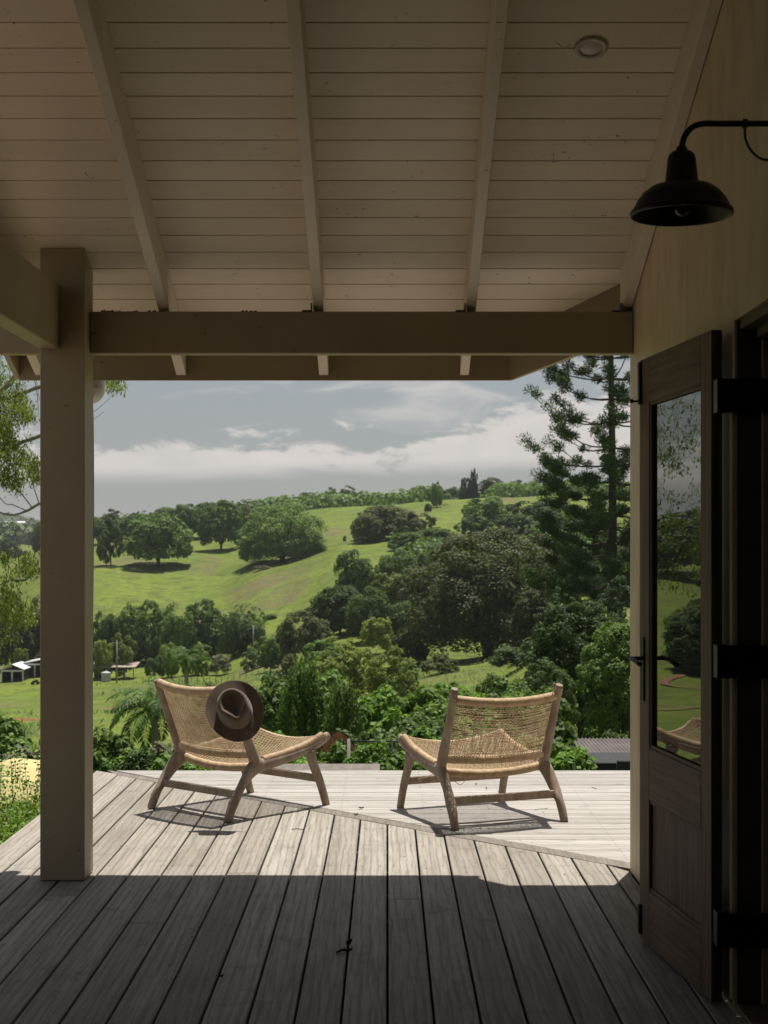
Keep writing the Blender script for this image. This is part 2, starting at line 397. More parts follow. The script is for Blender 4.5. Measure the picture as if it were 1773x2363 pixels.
def ground_mat():
    n = NT('pasture_grass'); v = n.coord('Object')
    f = n.noise(v, .012, 6, .6); g = n.noise(v, .07, 5, .62); h = n.noise(v, .8, 4, .7); w = n.noise(n.coord('Object', scale=(1, .45, 1)), .03, 5, .6, .6)
    col = n.ramp(f, [(.34, (0.0753, 0.1133, 0.0170)), (.46, (0.1155, 0.1727, 0.0200)), (.55, (0.1505, 0.2123, 0.0240)), (.66, (0.1685, 0.2035, 0.0320))])
    col = n.mix(n.ramp(g, [(.42, .0), (.60, .6)]), col, (0.1876, 0.2222, 0.0290))
    col = n.mix(n.ramp(n.noise(v, .22, 5, .7), [(.46, 0.0), (.64, .75)]), col, (.078, .090, .022))
    col = n.mix(n.ramp(w, [(.52, 0.0), (.64, .75)]), col, (.150, .118, .062))
    col = n.mix(n.ramp(h, [(.32, .55), (.56, 0.0)]), col, (.055, .075, .022))
    # bare red earth on the bank left of the garden
    def patch(cx, cy, rx, ry, c, col, soft=.5):
        sp = n.N.new('ShaderNodeSeparateXYZ'); n.L.new(v, sp.inputs[0])
        dx = n.math('DIVIDE', n.math('SUBTRACT', sp.outputs[0], cx), rx); dy = n.math('DIVIDE', n.math('SUBTRACT', sp.outputs[1], cy), ry)
        d = n.math('SQRT', n.math('ADD', n.math('MULTIPLY', dx, dx), n.math('MULTIPLY', dy, dy)))
        d = n.math('ADD', d, n.math('MULTIPLY', n.math('SUBTRACT', n.noise(v, .35, 4, .7), .5), 1.6))
        return n.mix(n.ramp(d, [(.6, 1.0), (.6+soft*.3, 0.0)]), col, c)
    col = patch(-48, 192, 7, 11, (.25, .085, .045), col)
    col = patch(-36, 235, 14, 6, (.16, .11, .06), col)
    col = patch(-24, 205, 12, 4, (.15, .10, .06), col)
    sp = n.N.new('ShaderNodeSeparateXYZ'); n.L.new(v, sp.inputs[0])
    yd = n.math('ADD', sp.outputs[1], n.math('MULTIPLY', n.noise(v, .5, 4), 2.0))
    gv = n.noise(v, 14, 4, .7)
    col = n.mix(n.ramp(n.math('MULTIPLY', yd, .05), [(.56, 1.0), (.60, 0.0)]), col, n.ramp(gv, [(.3, (.13, .10, .075)), (.7, (.26, .20, .15))]))  # warm gravel tone by the house, added to bounce warm light into the verandah
    n.bump(n.math('ADD', h, g), .6, .6)
    return n.fin(col, .85, .15)
M['ground'] = ground_mat()

# ------------------------------------------------------------------ terrain
TD = [3, 10, 14, 20, 40, 70, 110, 160, 220, 300, 360, 420, 500, 600, 700, 900, 1400, 2000, 2700, 5000, 9000]
TC = { # photo x : height relative to the eye at each distance
 -1500: [-2.6, -2.6, -3.0, -4.2, -8, -11.5, -15.5, -19.5, -23.5, -27.8, -27.4, -25, -21, -16, -12, -6, 4, 20, 50, 40, 30],
 0:     [-2.6, -2.6, -3.0, -4.2, -8, -11.5, -15.5, -19.5, -23.5, -27.8, -27.4, -24, -17, -12, -6.5, -7.5, 6, 18, 42, 40, 30],
 220:   [-2.6, -2.6, -3.0, -4.2, -8, -11.5, -15.5, -19.5, -23.5, -27.6, -22, -11, -3, 4.5, 5, 0, -4, 0, 10, 10, 5],
 500:   [-2.6, -2.6, -3.0, -4.2, -8, -11.5, -15.5, -19.3, -22.5, -25, -20.5, -12, -4, 7, 12.5, 8, 0, 0, 5, 5, 0],
 620:   [-2.6, -2.6, -3.0, -4.2, -8, -11.3, -15, -18.3, -21, -21.5, -15, -7.5, -1, 9.5, 15, 10, 2, 0, 5, 5, 0],
 800:   [-2.6, -2.6, -3.0, -4.2, -8, -11, -14.5, -17.5, -18.5, -14.5, -8.5, -2.5, 4.5, 12.5, 18.5, 14, 5, 0, 5, 5, 0],
 1060:  [-2.6, -2.6, -3.0, -4.2, -7.5, -9.5, -12.5, -14.5, -16.8, -13, -7.5, -2, 6.5, 16, 22, 18, 8, 0, 5, 5, 0],
 1330:  [-2.6, -2.6, -3.0, -4.2, -7.2, -8.0, -8.5, -10, -12, -7, -1.5, 4, 10.5, 17, 23, 20, 10, 0, 5, 5, 0],
 3200:  [-2.6, -2.6, -3.0, -4.2, -6.5, -7.0, -7.5, -8, -9, -6, -1, 5, 11, 18, 24, 22, 12, 5, 5, 5, 0]}
_tx = sorted(TC); _TA = np.array([(x-VX)/FPX for x in _tx]); _TH = np.array([TC[x] for x in _tx], float); _LD = np.log(np.array(TD, float))
def terr(X, Y):
    X = np.asarray(X, float); Y = np.asarray(Y, float)
    D = np.clip(np.where(Y > 3, Y, 3), 3, 8999)
    a = np.clip(X/D, _TA[0], _TA[-1]); ld = np.log(D)
    def interp(A, q):
        i = np.clip(np.searchsorted(A, q, side='right')-1, 0, len(A)-2); f = (q-A[i])/(A[i+1]-A[i]); return i, np.clip(f, 0, 1)
    i, f = interp(_TA, a); j, g = interp(_LD, ld)
    f = f*f*(3-2*f)
    def row(k):  # catmull-rom along distance
        T = _TH[k]; n = T.shape[-1]; jm = np.clip(j-1, 0, n-1); jp = np.clip(j+2, 0, n-1)
        rr = np.arange(T.shape[0]) if T.ndim == 2 else None
        p0, p1, p2, p3 = (np.take_along_axis(T, q[:, None], 1)[:, 0] for q in (jm, j, j+1, jp))
        m1 = (p2-p0)*.4; m2 = (p3-p1)*.4
        return (2*g**3-3*g**2+1)*p1+(g**3-2*g**2+g)*m1+(-2*g**3+3*g**2)*p2+(g**3-g**2)*m2
    sh = D.shape; i = np.atleast_1d(i).ravel(); j = np.atleast_1d(j).ravel(); f = np.atleast_1d(f).ravel(); g = np.atleast_1d(g).ravel()
    h = row(i)*(1-f)+row(i+1)*f
    Xr = np.atleast_1d(X).ravel(); Dr = np.atleast_1d(D).ravel()
    und = np.minimum(Dr/150, 2.0)
    h = h+und*(.5*np.sin(Xr*.043+1.3)*np.cos(Dr*.031)+.25*np.sin(Xr*.11+Dr*.07))
    return (h+EYE).reshape(sh) if sh else float(h[0])+EYE
def build_ground():
    ys = np.concatenate([[-60, -20, -5, 3], np.geomspace(6, 9000, 150)])
    t = np.linspace(-1, 1, 321); az = np.sign(t)*(np.abs(t)**1.6)*1.6
    V = []
    for y in ys:
        D = max(y, 60)
        x = az*D
        V.append(np.stack([x, np.full_like(x, y), terr(x, np.full_like(x, y))], -1))
    n, m_ = len(ys), len(az); V = np.array(V).reshape(-1, 3)
    i, j = np.meshgrid(np.arange(n-1), np.arange(m_-1), indexing='ij')
    F = np.stack([i*m_+j, i*m_+j+1, (i+1)*m_+j+1, (i+1)*m_+j], -1).reshape(-1, 4)
    # carry the sheet on behind the house
    b = len(V); yb = -6000.0
    V = np.vstack([V, [(-9000, yb, -4), (9000, yb, -4), (-9000, -60, -3), (9000, -60, -3)]])
    F = np.vstack([F, [(b, b+1, b+3, b+2)]])
    tag(obj('ground', V, F, M['ground'], None, True), kind='structure')
build_ground()

# ------------------------------------------------------------------ deck
EB = 0.0085; ST = .141; DT = .024
deck = MB()
for y in np.arange(-2.2, 9.6, .45):
    w = 1.06 if y < 6.5 else 3.8
    deck.box(-1.82, w, y, y+.045, -.19, -.034)
deck.box(-1.83, -1.79, -2.6, 9.66, -.26, -.036); deck.box(-1.78, 3.9, 9.62, 9.66, -.26, -.036)
for x in (-1.7, 0, 1.7, 3.4):
    for y in (.5, 3.5, 6.5, 9.3): deck.box(x-.05, x+.05, y, y+.1, -3.2, -.192)
deck_o = deck.build('deck', M['joist'], None); tag(deck_o, kind='structure')
def board(name, pts, m, parent, z1=0.0, th=DT, ch=.003):
    """a plank from its plan outline (ccw), with eased top edges"""
    n = len(pts); c = np.mean(np.array(pts), axis=0); V = []
    ins = []
    for i in range(n):
        p = np.array(pts[i]); a = np.array(pts[i-1])-p; b = np.array(pts[(i+1) % n])-p
        a = a/np.linalg.norm(a); b = b/np.linalg.norm(b); s = abs(a[0]*b[1]-a[1]*b[0]); ins.append(p+(a+b)*ch/max(s, .2))
    for z, P in ((z1-th, pts), (z1-ch, pts), (z1, ins)): V += [(p[0]-c[0], p[1]-c[1], z) for p in P]
    F = [tuple(range(n-1, -1, -1)), tuple(range(2*n, 3*n))]
    for k in (0, 1): F += [(k*n+i, k*n+(i+1) % n, (k+1)*n+(i+1) % n, (k+1)*n+i) for i in range(n)]
    return obj(name, V, F, m, parent, False, (c[0], c[1], 0))
DG = 7.815
joints = {0: 6.16, -5: 6.65, -7: 5.77, -10: 6.22, 3: 3.1, -2: 3.4, 6: 2.2, -4: 1.9}
for k in range(-13, 8):
    x0 = .0025+k*ST+EB/2; x1 = .0025+(k+1)*ST-EB/2
    if k == -13: x0 = -1.857
    if k == 7: x1 = 1.068
    xm = x1
    dz = float(rng.uniform(-.0012, .0008))
    j = joints.get(k, float(rng.uniform(.6, 4.0)))
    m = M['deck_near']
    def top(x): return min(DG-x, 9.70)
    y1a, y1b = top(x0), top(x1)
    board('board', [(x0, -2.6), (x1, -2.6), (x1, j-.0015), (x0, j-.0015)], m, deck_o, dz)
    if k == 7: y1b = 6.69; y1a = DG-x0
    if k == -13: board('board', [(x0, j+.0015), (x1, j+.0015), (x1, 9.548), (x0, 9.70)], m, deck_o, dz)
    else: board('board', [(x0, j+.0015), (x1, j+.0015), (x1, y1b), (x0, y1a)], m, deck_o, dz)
# diagonal border plank, then the cross boards beyond it
bw = .148
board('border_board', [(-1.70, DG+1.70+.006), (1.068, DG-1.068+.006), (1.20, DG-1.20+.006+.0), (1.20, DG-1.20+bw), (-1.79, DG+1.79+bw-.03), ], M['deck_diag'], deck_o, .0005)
y = 6.72; D2 = DG+bw+.006
i = 0
while y < 9.70:
    ya = y; yb = min(y+ST-.0105, 9.70); y += ST
    dz = float(rng.uniform(-.0012, .0008))
    xa = max(D2-ya, -1.85); xb = max(D2-yb, -1.85)
    if ya < 6.75: xa = max(xa, 1.21)
    xj = float(rng.uniform(1.3, 3.0)); xe = 4.0
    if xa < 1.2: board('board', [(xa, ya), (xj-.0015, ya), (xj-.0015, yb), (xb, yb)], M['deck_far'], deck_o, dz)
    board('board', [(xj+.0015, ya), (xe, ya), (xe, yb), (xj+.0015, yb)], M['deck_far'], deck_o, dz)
    i += 1
# screw heads, two on each board over each joist
V = []; F = []
for yj in np.arange(2.3, 9.5, .45):
    for k in range(-13, 8):
        for dx in (.025, .11):
            x = .0025+k*ST+dx
            if x > 1.05 or x+yj > DG-.04: continue
            b = len(V); V += [(x+.0042*math.cos(a), yj+.0042*math.sin(a), .0012) for a in np.arange(0, 6.28, 1.2566)][:5]; F.append(tuple(range(b, b+5)))
for y in np.arange(6.72, 9.6, ST):
    for xj in np.arange(-1.6, 4.0, .45):
        for dy in (.03, .105):
            yy = y+dy
            if xj+yy < D2+.03 or (xj > 1.0 and yy < 6.8): continue
            b = len(V); V += [(xj+.004*math.cos(a), yy+.004*math.sin(a), .0012) for a in np.arange(0, 6.28, 1.2566)][:5]; F.append(tuple(range(b, b+5)))
tag(obj('screw_heads', V, F, plain('screw_steel', (.06, .055, .05), .5, .4, .4), deck_o), kind='stuff')

# ------------------------------------------------------------------ ceiling, rafters, roof
CS = .39
def ceil_z(Y): return EYE+3.812-CS*Y
ANG = -math.atan(CS)
FY = 7.22; XL = -1.72
ceil_o = MB().box(XL+.02, 1.06, -2.55, FY-.03, ceil_z(0)+.03, ceil_z(0)+.04)  # replaced below by a sloped batten sheet
bpy_v = []
def slope_box(mb, x0, x1, y0, y1, d0, d1, cut=False):
    """box following the roof slope; d0..d1 vertical offset from ceiling plane"""
    V = [(x, y, ceil_z(y)+d) for d in (d0, d1) for y in (y0, y1) for x in (x0, x1)]
    F = [(0, 2, 3, 1), (4, 5, 7, 6), (0, 1, 5, 4), (2, 6, 7, 3), (0, 4, 6, 2), (1, 3, 7, 5)]
    mb.add(V, F)
under = MB(); slope_box(under, XL+.02, 1.07, -2.55, 6.70, .022, .03); 
under.add([(XL+.02, 6.70, ceil_z(6.70)+.022), (1.07, 6.70, ceil_z(6.70)+.022), (.60, 7.19, ceil_z(7.19)+.022), (XL+.02, 7.19, ceil_z(7.19)+.022)], [(0, 1, 2, 3)])
ceiling = under.build('ceiling', M['joist'], None); tag(ceiling, kind='structure')
y = 5.1816-.1221*62
DC = 7.805
while y < FY-.01:
    ya = y+.0022; yb = y+.1221-.0022; y += .1221
    if yb < -2.4: continue
    yb = min(yb, FY-.002)
    xra = min(1.073, DC-ya); xrb = min(1.073, DC-yb)
    g = .0015
    # profile across the board (Y, dz): flat face with small eased edges, thickness up
    prof = [(ya, .012, 0), (ya, .001, 0), (ya+g, 0, 0), (yb-g, 0, 1), (yb, .001, 1), (yb, .012, 1)]
    V = []; F = []
    for (yy, dz, s) in prof:
        V.append((XL+.002, yy, ceil_z(yy)+dz))
    for (yy, dz, s) in prof:
        V.append((min(1.073, DC-yy), yy, ceil_z(yy)+dz))
    n = 6; F = [(i, i+1, n+i+1, n+i) for i in range(5)]+[(5, 0, 6, 11), tuple(range(n-1, -1, -1)), tuple(range(n, 2*n))]
    o = obj('ceiling_board', V, F, M['ceil'], ceiling)
rafx = [(-1.672, -1.627), (-1.001, -.955), (-.322, -.2775), (.348, .390), (1.028, 1.072)]
for k, (a, b) in enumerate(rafx):
    rb = MB(); yend = FY-.004
    if k == 4: yend = 6.68
    slope_box(rb, a, b, -2.4, yend, -.182, -.0005)
    o = rb.build('rafter', M['rafter'], ceiling)
    bv = o.modifiers.new('b', 'BEVEL'); bv.width = .002; bv.segments = 1
# fascia (front) and the clipped corner's fascia
roof = empty('verandah_roof', (0, 7.2, 2.4), 0, 'corrugated metal verandah roof edge with painted fascia boards, spanning above the beam', 'roof')
roof.location = (0, 0, 0)
fz = EYE+.794
cx = DC-FY
fb = MB()
V = [(XL-.03, FY, fz), (cx, FY, fz), (cx, FY, ceil_z(FY)+.05), (XL-.03, FY, ceil_z(FY)+.05),
     (XL-.03, FY+.026, fz), (cx+.012, FY+.026, fz), (cx+.012, FY+.026, ceil_z(FY)+.05), (XL-.03, FY+.026, ceil_z(FY)+.05)]
fb.add(V, [(0, 1, 2, 3), (4, 7, 6, 5), (0, 4, 5, 1), (3, 2, 6, 7), (0, 3, 7, 4)])
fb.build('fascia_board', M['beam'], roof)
ex = 1.25; ey = DC-ex
zt = lambda Y: ceil_z(Y)+.05
zb = lambda Y: EYE+.794+.31*(FY-Y)
o_ = .034
V = [(cx, FY, zb(FY)), (ex, ey, zb(ey)), (ex, ey, zt(ey)), (cx, FY, zt(FY)),
     (cx+.012, FY+.026, zb(FY)), (ex+.02, ey+.02, zb(ey)), (ex+.02, ey+.02, zt(ey)), (cx+.012, FY+.026, zt(FY))]
V2 = [(v[0]+(.018 if i > 3 else 0), v[1]+(.018 if i > 3 else 0), v[2]) for i, v in enumerate(V)]; V2[4] = V[4]; V2[7] = V[7]
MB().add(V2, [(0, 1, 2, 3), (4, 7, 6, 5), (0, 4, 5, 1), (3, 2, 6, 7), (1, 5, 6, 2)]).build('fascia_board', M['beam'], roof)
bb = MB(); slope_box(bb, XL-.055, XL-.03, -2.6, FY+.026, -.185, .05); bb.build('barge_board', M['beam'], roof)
# roof sheet, corrugated
def corr(name, x0, x1, y0, y1, zf, parent, m, pitch=.076, amp=.009, step=8):
    xs = np.arange(x0, x1+1e-6, pitch/step); zz = amp*np.sin(2*np.pi*xs/pitch); V = []
    for y in (y0, y1): V += [(x, y, zf(y)+z) for x, z in zip(xs, zz)]
    n = len(xs); V += [(v[0], v[1], v[2]+.0015) for v in V]
    F = [(i, i+1, n+i+1, n+i) for i in range(n-1)]+[(2*n+i, 3*n+i, 3*n+i+1, 2*n+i+1) for i in range(n-1)]
    return obj(name, V, F, m, parent, True)
corr('roof_sheet', XL-.10, .69, -2.7, 7.315, lambda Y: ceil_z(Y)+.075, roof, M['tin'])
corr('roof_sheet', .70, 6.2, -2.7, 7.148, lambda Y: ceil_z(Y)+.075, roof, M['tin'])
# half-round gutter lip and downpipe
gp = [(a, b) for a, b in ((FY+.028, ceil_z(FY)+.03), (FY+.030, ceil_z(FY)-.05), (FY+.05, ceil_z(FY)-.062), (FY+.075, ceil_z(FY)-.055), (FY+.088, ceil_z(FY)-.02), (FY+.088, ceil_z(FY)+.01))]
V = []; F = []
for x in (XL-.08, .60):
    V += [(x, a, b) for a, b in gp]
V += [(x, y-.003 if y > FY+.06 else y+.003, z+.003) for x, y, z in V]
F = [(i, i+1, 6+i+1, 6+i) for i in range(5)]+[(12+i, 18+i, 18+i+1, 12+i+1) for i in range(5)]+[(0, 12, 13, 1), (5, 11, 23, 17)]
obj('gutter', V, F, M['tin'], roof)
dp = empty('downpipe', (0, 0, 0), 0, 'white plastic downpipe elbow under the eave behind the verandah post', 'downpipe')
c = at(222, 905, 7.29)
px_, pz_ = -1.397, 2.152
P = smooth_path([(px_, 7.29, 2.40), (px_, 7.29, pz_+.06), (px_-.004, 7.28, pz_+.022), (px_-.020, 7.25, pz_+.004), (px_-.045, 7.20, pz_), (px_-.06, 7.0, pz_-.03), (px_-.02, 6.80, pz_-.10), (px_-.007, 6.74, pz_-.22), (px_-.007, 6.735, 1.2), (px_-.007, 6.735, .002)], 50)
MB().tube(P, .044, 20, (1, 0, 0)).build('pipe', M['pvc'], dp, True)
MB().tube([(px_, 7.29, pz_+.115), (px_, 7.29, pz_+.075)], .048, 20, (1, 0, 0)).build('socket_ring', M['pvc'], dp, True)

# ------------------------------------------------------------------ post and beams
def beam(name, x0, x1, y0, y1, z0, z1, label, cat, m=None):
    o = MB().box(x0, x1, y0, y1, z0, z1, .004).build(name, m or M['beam'], None); return tag(o, label, cat)
pz = ceil_z(6.60)
V = [(x, y, z) for (x, y) in ((-1.484, 6.49), (-1.2935, 6.49), (-1.2935, 6.68), (-1.484, 6.68)) for z in (0.002, ceil_z(y)-.001)]
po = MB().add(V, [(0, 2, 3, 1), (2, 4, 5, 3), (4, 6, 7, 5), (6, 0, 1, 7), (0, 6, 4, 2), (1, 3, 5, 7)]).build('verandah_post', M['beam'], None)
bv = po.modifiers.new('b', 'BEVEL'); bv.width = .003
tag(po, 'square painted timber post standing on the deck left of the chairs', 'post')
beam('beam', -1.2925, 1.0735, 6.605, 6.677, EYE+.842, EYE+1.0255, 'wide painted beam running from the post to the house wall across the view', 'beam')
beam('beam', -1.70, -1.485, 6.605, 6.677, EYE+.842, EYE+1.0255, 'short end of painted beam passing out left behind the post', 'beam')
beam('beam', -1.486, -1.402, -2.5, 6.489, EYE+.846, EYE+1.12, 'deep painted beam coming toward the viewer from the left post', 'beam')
# brackets on the rafters over the beam, and mud-wasp bits along the beam top
for k, x in enumerate((.345, 1.024, -.3245)):
    tb = MB().box(x-.007, x-.001, 6.60, 6.64, EYE+1.027, EYE+1.062, .001).box(x-.045, x-.007, 6.60, 6.64, EYE+1.0265, EYE+1.031)
    tag(tb.build('rafter_bracket', M['tin'], None), ['small steel bracket at the foot of the rafter right of centre', 'small steel bracket at the foot of the rafter against the wall', 'small steel bracket at the foot of the rafter left of centre'][k], 'bracket', 'steel brackets where rafters cross the beam')
V = []; F = []
def nugget(c, s):
    b = len(V)
    for q in ((1, 0, 0), (0, 1, 0), (-1, 0, 0), (0, -1, 0), (0, 0, 1), (0, 0, -.4)): V.append(tuple(c[i]+q[i]*s[i]*random.uniform(.7, 1.2) for i in range(3)))
    F.extend([(b+i, b+(i+1) % 4, b+4) for i in range(4)]+[(b+(i+1) % 4, b+i, b+5) for i in range(4)])
for px, n, w in ((275, 26, 90), (575, 12, 36), (352, 5, 16)):
    for q in range(n):
        p = at(px+random.uniform(-w/2, w/2), 719, 6.62); nugget((p.x, 6.615+random.uniform(0, .03), EYE+1.027), (.008, .008, random.uniform(.003, .010)))
tag(obj('debris', V, F, M['soil_dark'], None), 'dark crumbs of mud nest lying along the top of the front beam', 'debris', kind='stuff')

V = []; F = []; cr = random.Random(9)
for _ in range(70):
    x = cr.uniform(-1.6, 1.0); y_ = cr.uniform(5.1, 6.9)
    if any(a-.03 < x < b+.03 for a, b in rafx): continue
    c_ = cr.uniform(.0008, .0028)
    for q in range(cr.choice((1, 1, 1, 2, 4))): nugget((x+cr.gauss(0, .012), y_+cr.gauss(0, .012), ceil_z(y_)-.001), (c_, c_*cr.uniform(.6, 2), c_*.6))
tag(obj('insect_specks', V, F, M['soil_dark'], ceiling), kind='stuff')
wb = MB()
for (px, py, L_, a_) in ((1285, 95, .05, .2), (1276, 350, .06, 1.2), (195, 395, .05, .6), (1148, 200, .04, 1.4)):
    Yc = 13342/(2626.7-py); x = (px-VX)/FPX*Yc; z_ = ceil_z(Yc)-.002
    P = smooth_path([(x, Yc, z_), (x+L_*.3*math.cos(a_), Yc+L_*.3*math.sin(a_), z_-.012-CS*L_*.3*math.sin(a_)), (x+L_*.7*math.cos(a_+.3), Yc+L_*.7*math.sin(a_+.3), z_-.010-CS*L_*.7*math.sin(a_+.3)), (x+L_*math.cos(a_), Yc+L_*math.sin(a_), z_-CS*L_*math.sin(a_))], 12)
    wb.tube(P, [.0004, .0006, .0014, .0008, .0005, .0004, .0004, .0005, .0014, .0008, .0005, .0003], 4)
tag(wb.build('cobweb_strands', M['soil_dark'], ceiling), kind='stuff')
# ------------------------------------------------------------------ house wall, opening, door
WX = 1.075; YE = 6.70; YO = 4.69; HO = 2.13
house = empty('house_wall', (WX, YE, 0), 0, 'cream painted house wall along the right side of the verandah with a doorway', 'wall')
def hp(mb, name, m): 
    o = mb.build(name, m, house); o.location = Vector(o.location)-Vector((WX, YE, 0)); return o
yo2 = 2.6
wl = MB()
def wall_prism(y0, y1, z0):   # wall section up to the sloping ceiling
    V = [(x, y, z) for x in (WX, WX+.10) for (y, z) in ((y0, z0), (y1, z0), (y1, ceil_z(y1)+.055), (y0, ceil_z(y0)+.055))]
    wl.add(V, [(0, 1, 2, 3), (7, 6, 5, 4), (0, 4, 5, 1), (1, 5, 6, 2), (2, 6, 7, 3), (3, 7, 4, 0)])
wall_prism(YO, YE, 0.0); wall_prism(yo2, YO-.0005, HO); wall_prism(-2.6, yo2-.0005, 0.0)
hp(wl, 'wall_sheet', M['wallp'])
hp(MB().box(WX+.1005, 6.0, YE-.10, YE, -.03, 2.45), 'end_wall', M['wallp'])
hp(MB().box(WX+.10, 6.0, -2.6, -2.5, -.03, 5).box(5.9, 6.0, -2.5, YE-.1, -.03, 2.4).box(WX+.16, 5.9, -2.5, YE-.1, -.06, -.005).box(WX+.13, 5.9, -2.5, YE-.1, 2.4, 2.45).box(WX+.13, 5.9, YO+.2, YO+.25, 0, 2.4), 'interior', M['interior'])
# back wall behind the viewer; unseen left side wall added to block light
bk = MB().box(-1.84, WX-.002, -2.60, -2.50, 0.0, 5.6).box(-1.84, -1.76, -2.5, 2.0, 0.0, 4.0).box(-1.84, -1.76, 2.001, 4.4, 0.0, 3.42)
bko = bk.build('back_wall', M['frame'], None); tag(bko, 'dark wall closing the verandah behind the viewer, left side added to block light', 'wall')  # dark surface chosen to cut bounce light on the post
# frame in the opening (far jamb, stop, head)
fr = MB().box(WX+.002, WX+.078, YO-.018, YO-.001, 0.01, HO-.002, .002)
hp(fr, 'door_jamb', M['frame'])
hp(MB().box(WX+.079, WX+.15, YO-.030, YO-.001, 0.01, HO-.06, .002), 'door_stop', M['wallp'])
hp(MB().box(WX+.012, WX+.06, yo2, YO-.019, HO-.030, HO-.002, .002).box(WX+.0605, WX+.15, yo2, YO-.031, HO-.058, HO-.002, .002), 'door_head', M['frame'])
hp(MB().box(WX-.0, WX+.16, yo2, YO, .002, .022, .003), 'threshold', M['door'])
hp(MB().tube([(WX-.0, YO+.012, .03), (WX-.0, YO+.012, 1.92)], .012, 10, (0, 1, 0)), 'quad_mould', M['wallp'])
# door leaf : hinged edge near, swung back against the wall
A = Vector((.9177, 5.508, 0)); B = Vector((1.009, 4.718, 0)); ax = (A-B); DW = ax.length
door = empty('glazed_door', (B.x, B.y, 0.012), math.atan2(ax.y, ax.x), 'dark weathered timber door with a tall glass pane, standing open against the wall', 'door')
# local: x from near (hinge) stile to far stile, y thickness toward the wall (negative y = toward wall?)
TH = .036
# face seen from the verandah must lie on the line A-B; thickness goes toward the wall (+X world)
nx = Matrix.Rotation(math.atan2(ax.y, ax.x), 3, 'Z') @ Vector((0, -1, 0)); sgn = 1 if nx.x > 0 else -1   # local y sign that points to the wall
def dy(a, b): return (min(-sgn*a, -sgn*b), max(-sgn*a, -sgn*b)) 
y0, y1 = dy(0, TH)
DH = 2.094
SW = .118; z_lock0, z_lock1 = .80, 1.00
def dpart(name, x0, x1, z0, z1, t0=0, t1=TH, m=None, c=.0025, par=None):
    a, b = dy(t0, t1); return MB().box(x0, x1, a, b, z0, z1, c).build(name, m or M['door'], par or door)
sw_n = .104; sw_f = .118
def zpx(py, Y): return EYE-(py-VY)/FPX*Y-.012
# vertical layout measured on the near stile
Yn = B.y+.07
z_gt = zpx(885, Yn); z_gb = zpx(1785, Yn); z_pt = zpx(1920, Yn); z_pb = zpx(2158, Yn)
dpart('stile', 0, sw_n, 0, DH); dpart('stile', DW-sw_f, DW, 0, DH)
dpart('rail', sw_n+.0005, DW-sw_f-.0005, z_gt, DH, 0, TH, M['door_rail']); dpart('rail', sw_n+.0005, DW-sw_f-.0005, z_pt, z_gb, 0, TH, M['door_rail']); dpart('rail', sw_n+.0005, DW-sw_f-.0005, 0, z_pb, 0, TH, M['door_rail'])
dpart('panel', sw_n+.001, DW-sw_f-.001, z_pb+.001, z_pt-.001, .013, .024)
g = dpart('glass_pane', sw_n+.003, DW-sw_f-.003, z_gb+.003, z_gt-.003, .016, .020, M['glass'], 0)
for nm, x0, x1, z0, z1 in (('glazing_bead', sw_n, DW-sw_f, z_gb, z_gb+.012), ('glazing_bead', sw_n, DW-sw_f, z_gt-.012, z_gt), ('glazing_bead', sw_n, sw_n+.012, z_gb+.0125, z_gt-.0125), ('glazing_bead', DW-sw_f-.012, DW-sw_f, z_gb+.0125, z_gt-.0125),
                       ('panel_mould', sw_n, DW-sw_f, z_pb, z_pb+.014), ('panel_mould', sw_n, DW-sw_f, z_pt-.014, z_pt)):
    dpart(nm, x0+.0005, x1-.0005, z0+.0002, z1, .0045, .0125, None, .002)
# lever handle with long plate, both sides
hz = zpx(1519, 5.46)
zp0, zp1 = zpx(1616, 5.46), zpx(1470, 5.46)
hx = DW-.052
def handle(side):
    t0, t1 = (-.006, -.0005) if side == 0 else (TH+.0005, TH+.006)
    h = dpart('handle_plate', hx-.018, hx+.018, zp0, zp1, t0, t1, M['blackp'], .001)
    s = -1 if side == 0 else 1
    y_in = 0 if side == 0 else TH
    def L(t): return -sgn*t
    tt = y_in+s*.045
    p = [(hx, L(y_in), hz), (hx, L(tt), hz), (hx-.012, L(tt+s*.004), hz), (hx-.06, L(tt+s*.006), hz-.002), (hx-.125, L(tt+s*.004), hz-.012)]
    hl = MB().tube(smooth_path(p, 18), .0095, 10, (0, 0, 1), .0075).build('lever', M['blackp'], h, True)
    return h
handle(0); handle(1)
# top and bottom bolts on the far edge
zb0, zb1 = zpx(932, 5.46), zpx(834, 5.46)
bo = dpart('bolt', DW-.030, DW-.008, zb0, zb1, -.010, -.0005, M['black'], .001)
MB().tube([(DW-.019, -sgn*(-.010), zb0+.012), (DW-.019, -sgn*(-.034), zb0+.012)], [.004, .004], 8).build('knob', M['black'], bo, True)
MB().tube([(DW-.019, -sgn*(-.030), zb0+.012), (DW-.019, -sgn*(-.040), zb0+.012)], [.008, .007], 10).build('knob', M['black'], bo, True)
dpart('bolt', DW-.030, DW-.008, .02, zpx(2090, 5.46), -.010, -.0005, M['black'], .001)
# long strap hinges from the door edge to the frame
for yy0, yy1 in ((878, 954), (1487, 1562), (2099, 2177)):
    z0 = EYE-(yy1-VY)/FPX*4.70; z1 = EYE-(yy0-VY)/FPX*4.70
    h = MB()
    for (p, q) in (((1.012, 4.712), (1.052, 4.7065)),):
        pass
    h.box(1.013, 1.30, 4.648, 4.654, z0, z1, .001)
    h.box(1.013, 1.052, 4.655, 4.706, z0, z1, .001)
    h.tube([(1.30, 4.651, z0), (1.30, 4.651, z1)], .011, 10)
    o = h.build('strap_hinge', M['black'], None)
    mw = door.matrix_basis.copy(); o.parent = door; o.matrix_parent_inverse = (Matrix.Translation(door.location) @ Matrix.Rotation(door.rotation_euler.z, 4, 'Z')).inverted()

